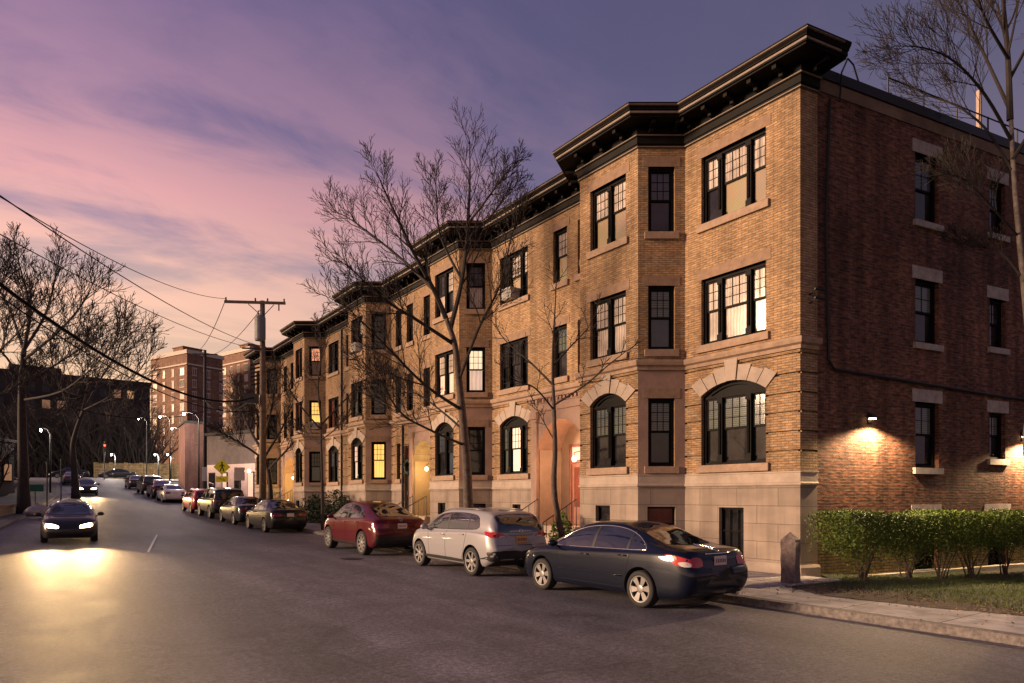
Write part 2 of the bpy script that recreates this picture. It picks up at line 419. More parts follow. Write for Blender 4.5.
G = {
 'd': simple('pane_dark', (.022, .021, .024), .05, noise=.85, nscale=1.1, bump=.10, bscale=2.2),
 'g': blindmat('pane_grey_blind', (.17, .19, .19)),
 'b': glass('pane_blue_dusk', (.055, .066, .085), noise=.3),
 's': curtainmat('pane_cream_curtain', (.70, .60, .52)),
 't': blindmat('pane_tan_shade', (.62, .46, .32), 55),
 'r': glass('pane_red_curtain', (.14, .045, .032), noise=.4),
 'w': emis('pane_lit_cream', (1, .72, .46), 1.0, 3.0),
 'p': emis('pane_lit_peach', (1, .68, .50), .55, 2.0),
 'y': emis('pane_lit_yellow', (1, .56, .13), 1.05, 2.5),
 'o': emis('pane_lit_orange', (1, .38, .20), .75, 4.0),
}
bld = empty('apartment_building', (0, 0, 0), 0, 'long three storey tan brick apartment row with bays and dark cornice', 'building')

WIN = {}
def win_mesh(w, h, n, arch, codes, side):
    """meshes of one window: x along the wall, y into the wall, z up, origin mid-sill on the wall face"""
    key = (round(w, 3), round(h, 3), n, round(arch, 3), codes, side)
    if key in WIN: return WIN[key]
    fr = MB(); pn = MB(); sil = MB(); lin = MB()
    D0, D1 = .13, .20                                # frame front and back
    fw = .075; mw = .13
    hs = h - arch if arch else h
    # outer frame
    fr.box(-w/2, -w/2+fw, D0-.02, D1+.04, 0, hs); fr.box(w/2-fw, w/2, D0-.02, D1+.04, 0, hs)
    fr.box(-w/2+fw, w/2-fw, D0-.02, D1+.04, hs-fw, hs); fr.box(-w/2+fw, w/2-fw, D0-.04, D1+.04, 0, fw*.8)
    iw = w - 2*fw
    if n == 1: parts = [(-iw/2, iw/2)]
    elif n == 2: parts = [(-iw/2, -mw/2), (mw/2, iw/2)]
    else:
        c = (iw - 2*mw); sdw = c*.26
        parts = [(-iw/2, -iw/2+sdw), (-iw/2+sdw+mw, iw/2-sdw-mw), (iw/2-sdw, iw/2)]
    for (a, b_), (c_, d_) in zip(parts, parts[1:]):
        fr.box(b_, c_, D0-.05, D1+.04, fw*.8, hs-fw)
        fr.box(b_-.015, c_+.015, D0-.075, D0-.045, fw*.8, fw*.8+.16); fr.box(b_-.015, c_+.015, D0-.075, D0-.045, hs-fw-.14, hs-fw)
        mx = (b_+c_)/2; fr.tube([(mx, D0-.055, fw+.2), (mx, D0-.055, hs-fw-.16)], .038, 8)
    z0, z1 = fw*.8, hs-fw; zm = z0 + (z1-z0)*.52
    st = .045
    mats = []; 
    for i, (a, b_) in enumerate(parts):
        up, lo = codes[i]
        # upper sash in front of the lower sash
        yu, yl = D0+.015, D0+.045
        fr.box(a, a+st, yu, yu+.03, zm-.02, z1); fr.box(b_-st, b_, yu, yu+.03, zm-.02, z1)
        fr.box(a+st, b_-st, yu, yu+.03, z1-st, z1); fr.box(a+st, b_-st, yu, yu+.03, zm-.025, zm+.03)
        fr.box(a, a+st, yl, yl+.03, z0, zm-.026); fr.box(b_-st, b_, yl, yl+.03, z0, zm-.026)
        fr.box(a+st, b_-st, yl, yl+.03, z0, z0+st*1.3)
        ncol = 3 if (b_-a) > .52 else 2
        if side: ncol = 2
        nrow = 2 if side else 3
        gw = .018
        for k in range(1, ncol):
            x = lerp(a+st, b_-st, k/ncol); fr.box(x-gw/2, x+gw/2, yu+.004, yu+.026, zm+.03, z1-st)
        for k in range(1, nrow):
            z = lerp(zm+.03, z1-st, k/nrow)
            for q in range(ncol):
                xa = lerp(a+st, b_-st, q/ncol) + (gw/2 if q else 0); xb = lerp(a+st, b_-st, (q+1)/ncol) - (gw/2 if q < ncol-1 else 0)
                fr.box(xa, xb, yu+.006, yu+.024, z-gw/2, z+gw/2)
        for code, y, za, zb in ((up, yu+.015, zm, z1-st*.5), (lo, yl+.015, z0+st*.5, zm)):
            if G[code] not in mats: mats.append(G[code])
            pn.m = mats.index(G[code])
            pn.box(a+.01, b_-.01, y, y+.008, za, zb)
    if arch:
        N = 14; pts = []
        R = (w*w/4 + arch*arch)/(2*arch); zc = h - R; th = math.asin(w/2/R)
        for k in range(N+1):
            t = lerp(-th, th, k/N); pts.append((R*math.sin(t), zc + R*math.cos(t)))
        inner = [(x*(w/2-.09)/(w/2), z-.085 if abs(x) < w*.49 else z) for x, z in pts]
        inner = [(x, max(z, hs+.002)) for x, z in inner]
        for k in range(N):
            (xa, za), (xb, zb), (xc, zc_), (xd, zd) = pts[k], pts[k+1], inner[k+1], inner[k]
            fr.add([(xa, D0-.02, za), (xb, D0-.02, zb), (xc, D0-.02, zc_), (xd, D0-.02, zd), (xa, D1, za), (xb, D1, zb), (xc, D1, zc_), (xd, D1, zd)],
                   [(0,1,2,3), (4,7,6,5), (3,2,6,7), (0,4,5,1)])
        poly = [(-w/2+.06, hs)] + [(x*.97, max(hs+.001, z-.03)) for x, z in pts] + [(w/2-.06, hs)]
        fr.prism(poly, D0+.03, D0+.07, lambda u, v, ww: (u, ww, v))
        # stone voussoirs proud of the wall
        NV = 7
        for k in range(NV):
            ta, tb = lerp(-th*1.02, th*1.02, k/NV)+.006, lerp(-th*1.02, th*1.02, (k+1)/NV)-.006
            ext = .34 + (.20 if k == NV//2 else 0) + (.05 if k % 2 == 0 else 0)
            po = [(R+.0)*1 for _ in range(1)]
            seg = [(R*math.sin(lerp(ta, tb, q/3)), zc + R*math.cos(lerp(ta, tb, q/3))) for q in range(4)]
            # outer end of the wedge splays with the arch
            sp = 1.25
            oa = ((R+ext)*math.sin(ta) + (sp-1)*.28*math.sin(ta)*2, zc + (R+ext)*math.cos(ta)); ob_ = ((R+ext)*math.sin(tb) + (sp-1)*.28*math.sin(tb)*2, zc + (R+ext)*math.cos(tb))
            lin.prism(seg + [ob_, oa], -.035 - (.03 if k == NV//2 else 0), .0, lambda u, v, ww: (u, ww, v))
    elif side:
        lin.box(-w/2-.13, w/2+.13, -.02, .12, h, h+.33)
    else:
        lin.box(-w/2-.14, w/2+.14, -.012, .10, h, h+.27)
    sil.box(-w/2-.10, w/2+.10, -.075, .13, -.19 if not side else -.16, .0)
    sil.box(-w/2, w/2, .128, .26, -.19, .012)
    d = dict(fr=fr, pn=pn, sil=sil, lin=lin, mats=mats)
    WIN[key] = d
    d['key'] = key
    return d

WOBJ = {}
def window(pos, ang, w, h, n, arch, codes, side=False, sill=True, lintel=True, label=None, linmat=None, silmat=None):
    d = win_mesh(w, h, n, arch, codes, side)
    key = d['key']
    if key not in WOBJ:
        f = d['fr'].build('window', M_dark, bld)
        p = d['pn'].build('pane', d['mats'], f)
        WOBJ[key] = f
    else:
        src = WOBJ[key]; f = src.copy(); COL.objects.link(f); f.parent = bld
        if 'label' in f: del f['label']
        for ch in [c for c in bpy.data.objects if c.parent == src and c.name.startswith('pane')]:
            q = ch.copy(); COL.objects.link(q); q.parent = f
    f.location = pos; f.rotation_euler = (0, 0, ang)
    if label: f['label'] = label
    if sill: d['sil'].build('sill', silmat or (M_grey_lintel if side else M_sill), f)
    if lintel: d['lin'].build('lintel', linmat or (M_grey_lintel if side else (M_smooth if arch else M_lintel)), f)
    return f

# ---- wall segments with openings, zone by zone
Z_PL, Z_WT, Z_ST, Z_TOP = .36, 2.53, 5.36, 11.37
zones = {'base': MB(), 'lower': MB(), 'upper': MB()}
GROOVES = [2.98, 3.43, 3.88, 4.33, 4.78, 5.23]
def wall_seg(p0, p1, ops, plain=(), zs=None, target=None, base_z=-.4, top=Z_TOP, grooves=True):
    """ops: (u0, u1, z0, z1, arch, depth); plain: (u0, u1) stretches of smooth stone without grooves in the lower storey"""
    p0, p1 = Vector(p0), Vector(p1); d = (p1-p0); Lw = d.length; d = d.normalized(); out = Vector((-d.y, d.x))
    def P(u, z, ins=0.0):
        q = p0 + d*u - out*ins
        return (q.x, q.y, z)
    us = sorted(set([0, Lw] + [round(v, 4) for o in ops for v in (o[0], o[1])] + [v for s_ in plain for v in s_]))
    zr = set([base_z, top] + [v for o in ops for v in (o[2], o[3])])
    if target is None: zr |= {Z_WT, Z_ST}
    gz = []
    if grooves and target is None:
        for g in GROOVES: zr |= {g, g+.05}; gz.append((g, g+.05))
    zz = sorted(v for v in zr if base_z <= v <= top)
    for ua, ub in zip(us, us[1:]):
        if ub-ua < 1e-4: continue
        um = (ua+ub)/2
        for za, zb in zip(zz, zz[1:]):
            if zb-za < 1e-4: continue
            zm = (za+zb)/2
            if any(o[0] < um < o[1] and o[2] < zm < o[3] for o in ops): continue
            b = target or (zones['base'] if zm < Z_WT else zones['lower'] if zm < Z_ST else zones['upper'])
            b.m = 0
            if target is None and Z_WT < zm < Z_ST and any(s_[0] <= um <= s_[1] for s_ in plain): b.m = 1
            if b.m == 0 and any(abs(za-g0) < 1e-6 and abs(zb-g1) < 1e-6 for g0, g1 in gz):
                q = .06
                b.quad(P(ua, za, q), P(ub, za, q), P(ub, zb, q), P(ua, zb, q))
                b.quad(P(ua, za), P(ub, za), P(ub, za, q), P(ua, za, q)); b.quad(P(ua, zb, q), P(ub, zb, q), P(ub, zb), P(ua, zb))
            else:
                b.quad(P(ua, za), P(ub, za), P(ub, zb), P(ua, zb))
    for (u0, u1, z0, z1, arch, dep) in ops:
        zm = (z0+z1)/2
        b = target or (zones['base'] if zm < Z_WT else zones['lower'] if zm < Z_ST else zones['upper'])
        b.m = 1 if dep > 1 and target is None else 0
        zs_ = z1-arch
        b.quad(P(u0, z0), P(u0, z0, dep), P(u0, zs_, dep), P(u0, zs_)); b.quad(P(u1, z0), P(u1, zs_), P(u1, zs_, dep), P(u1, z0, dep))
        b.quad(P(u0, z0), P(u1, z0), P(u1, z0, dep), P(u0, z0, dep))
        if not arch: b.quad(P(u0, z1), P(u0, z1, dep), P(u1, z1, dep), P(u1, z1))
        else:
            w = u1-u0; R = (w*w/4+arch*arch)/(2*arch); zc = z1-R; th = math.asin(min(1, w/2/R)); N = 16; uc = (u0+u1)/2
            if arch > w/2*.999: th = PI/2
            pts = [(uc+R*math.sin(lerp(-th, th, k/N)), zc+R*math.cos(lerp(-th, th, k/N))) for k in range(N+1)]
            for (a, za), (c, zc2) in zip(pts, pts[1:]):
                b.m = 1 if dep > 1 else 0; b.quad(P(a, za), P(c, zc2), P(c, z1+.0), P(a, z1+.0))
                b.quad(P(a, za), P(a, za, dep), P(c, zc2, dep), P(c, zc2))

def W(p0, p1, uc, z0, w, h, n, codes, arch=0.0, side=False, **k):
    p0, p1 = Vector(p0), Vector(p1); d = (p1-p0).normalized()
    q = p0 + d*uc
    # window x axis runs along the wall as seen from the street (left to right = towards the camera end)
    ang = math.atan2(-d.y, -d.x)
    f = window((q.x, q.y, z0), ang, w, h, n, arch, codes, side, **k)
    return (uc-w/2, uc+w/2, z0, z0+h, arch, .26)

H3, S3 = 1.77, 9.07
H2, S2 = 1.73, 5.90
S1 = 2.75
INNER = [3.37, 12.72, 21.54, 30.51, 39.23]
CW = [2.37, 2.30, 2.15, 2.00, 2.00]
PB, DU = 1.035, .736
# what each window shows, left sash first as seen from the street; (upper, lower)
codesB = {0: (('b','d'), ('g','b'), ('g','d')), 1: (('d','s'), ('w','p'), ('d','d')), 2: (('d','d'), ('d','b'), ('y','y')), 3: (('o','r'), ('y','y'), ('d','g')), 4: (('g','d'), ('d','d'), ('d','d'))}
codesC = {0: ((('s','t'),('s','t')), (('s','s'),('s','s')), (('g','d'),('g','d'))),
          1: ((('d','s'),('s','d')), (('s','p'),('s','p')), (('b','d'),('d','b'))),
          2: ((('d','d'),('s','d')), (('d','g'),('d','d')), (('p','p'),('d','d'))),
          3: ((('r','r'),('s','r')), (('r','d'),('r','d')), (('d','g'),('g','d'))),
          4: ((('d','d'),('d','d')), (('d','d'),('d','d')), (('d','d'),('d','d')))}
ac_spots = []
path = [(0, 0)]
prev_end = 0.0
for k in range(5):
    t = INNER[k]; cw = CW[k]
    # --- flat stretch prev_end..t on the plane x = 0
    p0, p1 = (0, prev_end), (0, t); o = prev_end
    ops = []; plain = []
    if k == 0:
        w = 1.93; uc = 1.86
        ops.append(W(p0, p1, uc, S3, w, H3, 3, (('s','d'),('s','t'),('s','t'))))
        ops.append(W(p0, p1, uc, S2, w, H2, 3, (('s','s'),('s','s'),('s','s'))))
        ops.append(W(p0, p1, uc, S1, w, 2.11, 3, (('g','d'),('g','d'),('g','d')), arch=.30))
        ops.append((1.52, 2.26, .30, 1.66, 0, .26))
    if k in (1, 2):
        c = 8.67-o if k == 1 else 18.76-o
        wd = .72
        pair = [(c, wd)] if k == 1 else [(c-.82, .64), (c+.83, .64)]
        for uc, w in pair:
            cs = ('s','t') if k == 1 else ('d','d')
            ops.append(W(p0, p1, uc, S3, w, H3, 1, (cs,)))
            ops.append(W(p0, p1, uc, S2, w, H2, 1, (('g' if k == 1 else 'd','d'),)))
        if k == 1:
            ops.append(W(p0, p1, 7.62-o, S3, .30, H3, 1, (('d','d'),), lintel=False)); ops.append(W(p0, p1, 7.62-o, S2, .30, H2, 1, (('d','d'),), lintel=False))
            uc = 11.33-o; w = 1.75
            ops.append(W(p0, p1, uc, S3, w, H3, 3, (('d','d'),('s','t'),('s','d'))))
            ops.append(W(p0, p1, uc, S2, w, H2, 3, (('d','d'),('d','d'),('d','d'))))
            ops.append(W(p0, p1, uc, S1, w, 2.11, 3, (('g','g'),('w','w'),('d','d')), arch=.30))
            ops.append((10.9-o, 11.4-o, 1.25, 1.65, 0, .26))
            ac_spots.append((-.12, 11.35, S3+.02, 'white window air conditioner in the third floor triple window beside the tall tree'))
        else:
            uc = 20.78-o
            ops.append(W(p0, p1, uc, S3, .62, H3, 1, (('d','d'),))); ops.append(W(p0, p1, uc, S2, .62, H2, 1, (('d','b'),)))
            ops.append(W(p0, p1, uc, S1, .36, 1.7, 1, (('d','d'),), lintel=False))
        if k == 1: ops.append((c-1.2, c+1.2, .55, 4.52, .95, 1.05)); plain.append((c-1.52, c+1.52))
        else:
            c = 18.35-o; ops.append((c-.86, c+.86, .55, 4.45, .75, 1.05)); plain.append((c-1.18, c+1.18))
            ops.append((19.79-.36-o, 19.79+.36-o, 1.05, 4.3, 0, .26))
    if k == 3:
        uc = 29.25-o; w = 1.6
        ops.append(W(p0, p1, uc, S3, w, H3, 2, (('d','b'),('d','d'))))
        ops.append(W(p0, p1, uc, S2, w, H2, 2, (('r','r'),('d','r'))))
        ops.append(W(p0, p1, uc, S1, w, 2.11, 2, (('b','d'),('b','g')), arch=.30))
        for q in (25.7, 27.0):
            ops.append(W(p0, p1, q-o, S3, .62, H3, 1, (('d','d'),))); ops.append(W(p0, p1, q-o, S2, .62, H2, 1, (('d','d'),)))
    if k == 4:
        for q in (36.75, 38.25):
            ops.append(W(p0, p1, q-o, S3, .72, H3, 1, (('d','d'),))); ops.append(W(p0, p1, q-o, S2, .72, H2, 1, (('d','r'),)))
        c = 37.3-o
        ops.append((c-1.2, c+1.2, .95, 4.52, .95, 1.05)); plain.append((c-1.52, c+1.52))
    wall_seg(p0, p1, ops, plain)
    # --- near oblique face of the bay
    b0, b1 = (0, t), (-PB, t+DU); wB = .72; Lb = math.hypot(PB, DU); ops = []
    cB = codesB[k]
    for z, h, c in ((S3, H3, cB[0]), (S2, H2, cB[1]), (S1, 1.84, cB[2])): ops.append(W(b0, b1, Lb/2, z, wB, h, 1, (c,), linmat=None))
    ops.append((Lb/2-.38, Lb/2+.38, 1.16, 1.66, 0, .26))
    wall_seg(b0, b1, ops, plain=[(0, Lb)])
    # --- front of the bay
    c0, c1 = (-PB, t+DU), (-PB, t+DU+cw); ops = []; cC = codesC[k]; wC = 1.46 if k < 3 else 1.25
    ops.append(W(c0, c1, cw/2, S3, wC, H3, 2, cC[0])); ops.append(W(c0, c1, cw/2, S2, wC, H2, 2, cC[1]))
    ops.append(W(c0, c1, cw/2, S1, wC, 2.11, 2, cC[2], arch=.30))
    ops.append((cw/2-.1, cw/2+.5, 1.22, 1.68, 0, .26))
    wall_seg(c0, c1, ops)
    if k == 2: ac_spots.append((-PB-.12, t+DU+cw/2-.3, S3+.02, 'white window air conditioner on the third floor bay front, third bay from the corner'))
    # --- far oblique face
    e0, e1 = (-PB, t+DU+cw), (0, t+2*DU+cw); ops = []
    for z, h in ((S3, H3), (S2, H2), (S1, 1.84)): ops.append(W(e0, e1, Lb/2, z, wB, h, 1, (('d','d'),)))
    wall_seg(e0, e1, ops, plain=[(0, Lb)])
    if k == 3: ac_spots.append((None, t, S2+.02, 'white window air conditioner under the lit yellow second floor window of a far bay'))
    path += [(0, t), (-PB, t+DU), (-PB, t+DU+cw), (0, t+2*DU+cw)]
    prev_end = t+2*DU+cw
END_Y = prev_end + 1.2
wall_seg((0, prev_end), (0, END_Y), [])
path.append((0, END_Y))
DEPTH = 14.0
# side pier of tan brick, rusticated low down, then the red wall set back a little
pier = side_pt(.56, 0, 0)
wall_seg((pier.x, pier.y), (0, 0), [])
SIDE_L = 17.0
red = MB()
def sp(Lm, out=-.05): q = side_pt(Lm, out, 0); return (q.x, q.y)
R0, R1 = sp(.56), sp(SIDE_L)
ops = []
def SW(Lm, z0, z1, w, codes, **k):
    # seen from outside, the segment R1 -> R0 has its outward side on the left
    ops.append(W(R1, R0, SIDE_L-Lm, z0, w, z1-z0, 1, (codes,), side=True, **k))
SW(4.66, 9.05, 10.80, .96, ('b', 'd')); SW(4.66, 5.90, 7.55, .96, ('g', 'd')); SW(4.66, 2.68, 4.38, .96, ('g', 'd'))
SW(7.75, 9.25, 10.72, .74, ('b', 'd')); SW(7.75, 6.08, 7.45, .74, ('d', 'd')); SW(7.75, 2.98, 4.28, .74, ('g', 'd'))
SW(12.2, 9.05, 10.80, .96, ('d', 'd')); SW(12.2, 5.90, 7.55, .96, ('d', 'd')); SW(12.2, 2.68, 4.38, .96, ('d', 'd'))
SW(4.62, .05, 1.40, .96, ('d', 'd')); SW(7.75, -.1, 1.40, .96, ('d', 'd'))
wall_seg(R1, R0, ops, target=red, top=11.75, base_z=-.8, grooves=False)
red.quad(R0 + (-.8,), R0 + (11.75,), (pier.x, pier.y, 11.75), (pier.x, pier.y, -.8))
# the hidden back and end walls and the roof close the block
backp = [(R1[0], R1[1]), (R1[0]+1.5, END_Y), (0, END_Y)]
for a, c in zip(backp, backp[1:]):
    red.quad(a + (-.8,), c + (-.8,), c + (11.75,), a + (11.75,))
red.build('side_wall', M_red, bld)
zones['base'].build('stone_base', M_stone, bld)
zones['lower'].build('lower_wall', [M_tan, M_rosestone], bld)
zones['upper'].build('upper_wall', M_tan, bld)
rf = MB()
outline = [(pier.x, pier.y)] + path + [(R1[0]+1.5, END_Y), R1, R0]
rf.add([(x, y, 11.62) for x, y in outline], [tuple(range(len(outline)))])
rf.build('roof', M_roof, bld)
# ---- mouldings swept along the front (walked from the far end so that outward is on the left... of the reversed path)
fpath = [(pier.x, pier.y)] + path            # walking up the street: the street side is on the left
PORTALS = ((8.67, 1.2), (18.35, .86), (37.3, 1.2), (19.79, .07))
def split_paths(pad):
    """the front line without the stretches taken by the entrances"""
    out = []; cur = [fpath[0]]
    for a, c in zip(fpath, fpath[1:]):
        for q, hw_ in sorted(PORTALS):
            if a[0] == 0 and c[0] == 0 and a[1] < q < c[1]:
                cur.append((0, q-hw_-pad)); out.append(cur); cur = [(0, q+hw_+pad)]
        cur.append(c)
    out.append(cur); return out
def sweep_split(name, prof, mat, pad):
    b = MB()
    for p in split_paths(pad): b.sweep(p, prof)
    return tag(b.build(name, mat, bld), None)
def sweep_part(name, prof, mat, pth=fpath, smooth=False):
    b = MB(); b.sweep(pth, prof); return b.build(name, mat, bld)
sweep_split('plinth', [(-.02, -.5), (.09, -.5), (.09, .30), (.05, .36), (-.02, .36)], M_smooth, .36)
sweep_split('water_table', [(-.02, 2.20), (.035, 2.20), (.05, 2.225), (.05, 2.255), (.018, 2.28), (.018, 2.49), (.035, 2.50), (.035, 2.53), (-.02, 2.535)], M_smooth, .33)
sweep_part('string_course', [(-.02, 5.345), (.05, 5.345), (.06, 5.43), (.13, 5.47), (.15, 5.55), (.15, 5.60), (-.02, 5.64)], M_sill)
lo = M_cornice
fr_ = sweep_part('frieze', [(-.03, 11.372), (.045, 11.372), (.045, 11.42), (.075, 11.43), (.075, 11.60), (.11, 11.62), (.11, 11.66), (.085, 11.67), (.085, 11.86), (-.03, 11.86)], M_cornice)
sweep_part('frieze_moulding', [(.111, 11.615), (.135, 11.625), (.135, 11.645), (.111, 11.655)], M_cornice_edge)
sweep_part('brick_band', [(.0, 11.345), (.06, 11.345), (.06, 11.369), (.0, 11.369)], M_cornice_edge)
sweep_part('cornice', [(-.05, 11.862), (.60, 11.862), (.60, 11.90), (.64, 11.905), (.64, 12.00), (.675, 12.01), (.675, 12.03), (.72, 12.09), (.74, 12.14), (.74, 12.17), (-.3, 12.23)], M_cornice, pth=[tuple(side_pt(.78, 0, 0))[:2]] + path)
sweep_part('gutter_edge', [(.641, 11.93), (.658, 11.935), (.658, 11.985), (.641, 11.99)], M_cornice_edge)
sweep_part('gutter_edge', [(.721, 12.088), (.752, 12.10), (.752, 12.118), (.7405, 12.118)], M_cornice_edge)
# brackets under the soffit: one mesh, a pattern of the cornice
brk = None
for (a, c) in zip(fpath, fpath[1:]):
    a, c = Vector(a), Vector(c); d = c-a; Lw = d.length; d = d.normalized(); o = Vector((-d.y, d.x)); nb = max(1, int(Lw/.62))
    for i in range(nb):
        u = (i+.5)*Lw/nb; ang = math.atan2(d.y, d.x)
        if brk is None:
            br = MB(); br.box(-.055, .055, .1, .52, 11.76, 11.859); br.box(-.05, .05, .1, .26, 11.68, 11.76); brk = o_ = br.build('bracket', M_cornice, bld)
        else: o_ = brk.copy(); COL.objects.link(o_)
        o_.location = (a.x+d.x*u, a.y+d.y*u, 0); o_.rotation_euler = (0, 0, ang)
# parapet coping along the side wall and its stained band
cp = MB(); cp.sweep([R1, R0], [(-.35, 11.752), (.07, 11.752), (.07, 11.80), (.03, 11.81), (.03, 12.03), (-.35, 12.06)]); cp.build('parapet_coping', M_metal, bld)
bd = MB(); bd.sweep([R1, R0], [(0.0, 11.45), (.03, 11.45), (.03, 11.74), (.0, 11.74)]); bd.build('parapet_band', simple('stained_stone', (.17, .115, .075), .9, noise=.5, nscale=1.2), bld)
# concrete footing strip along the side
ft = MB(); ft.sweep([R1, R0], [(0, -.8), (.10, -.8), (.10, .01), (0, .03)]); ft.build('footing', simple('pale_footing', (.42, .38, .31), .85, noise=.3, nscale=3), bld)
yb = brickmat('yellow_brick', (.30, .21, .09), (.24, .165, .07), (.10, .08, .06), .21, .072, .012, var=.3, stain=.3, bump=.7)
lw = MB(); wall_seg(R1, R0, [(o[0], o[1], o[2], o[3], 0, .0) for o in ops if o[2] < .2], target=lw, base_z=.031, top=1.05, grooves=False)
lwo = lw.build('basement_wall', yb, bld); lwo.location = (SNOR.x*.02, SNOR.y*.02, 0)
# ---- basement openings: dark glazed panels, one of them a door
def basement(p, ang, w, h, name='basement_window', code='d', door=False):
    b = MB(); b.box(-w/2, -w/2+.05, .12, .2, 0, h); b.box(w/2-.05, w/2, .12, .2, 0, h); b.box(-w/2+.05, w/2-.05, .12, .2, h-.05, h); b.box(-w/2+.05, w/2-.05, .12, .2, 0, .05)
    if door:
        for q in (-.12, .12): b.box(q-.012, q+.012, .10, .13, .05, h-.05)
        b.box(-w/2+.05, w/2-.05, .10, .13, h*.55, h*.55+.03)
    o = b.build(name, M_dark, bld); o.location = p; o.rotation_euler = (0, 0, ang)
    g = MB(); g.box(-w/2+.03, w/2-.03, .16, .18, .02, h-.02); g.build('pane', G[code], o)
    return o
basement((0, 1.89, .30), PI/2*3, .74, 1.36, 'basement_door', 'd', True)
for k in range(5):
    t = INNER[k]; Lb = math.hypot(PB, DU)
    basement((-PB/2, t+DU/2, 1.16), math.atan2(-DU, PB), .76, .50, code='r' if k == 0 else 'd')
    basement((-PB, t+DU+CW[k]/2+.2, 1.22), -PI/2, .60, .46)
basement((0, 11.15, 1.25), -PI/2, .5, .40)

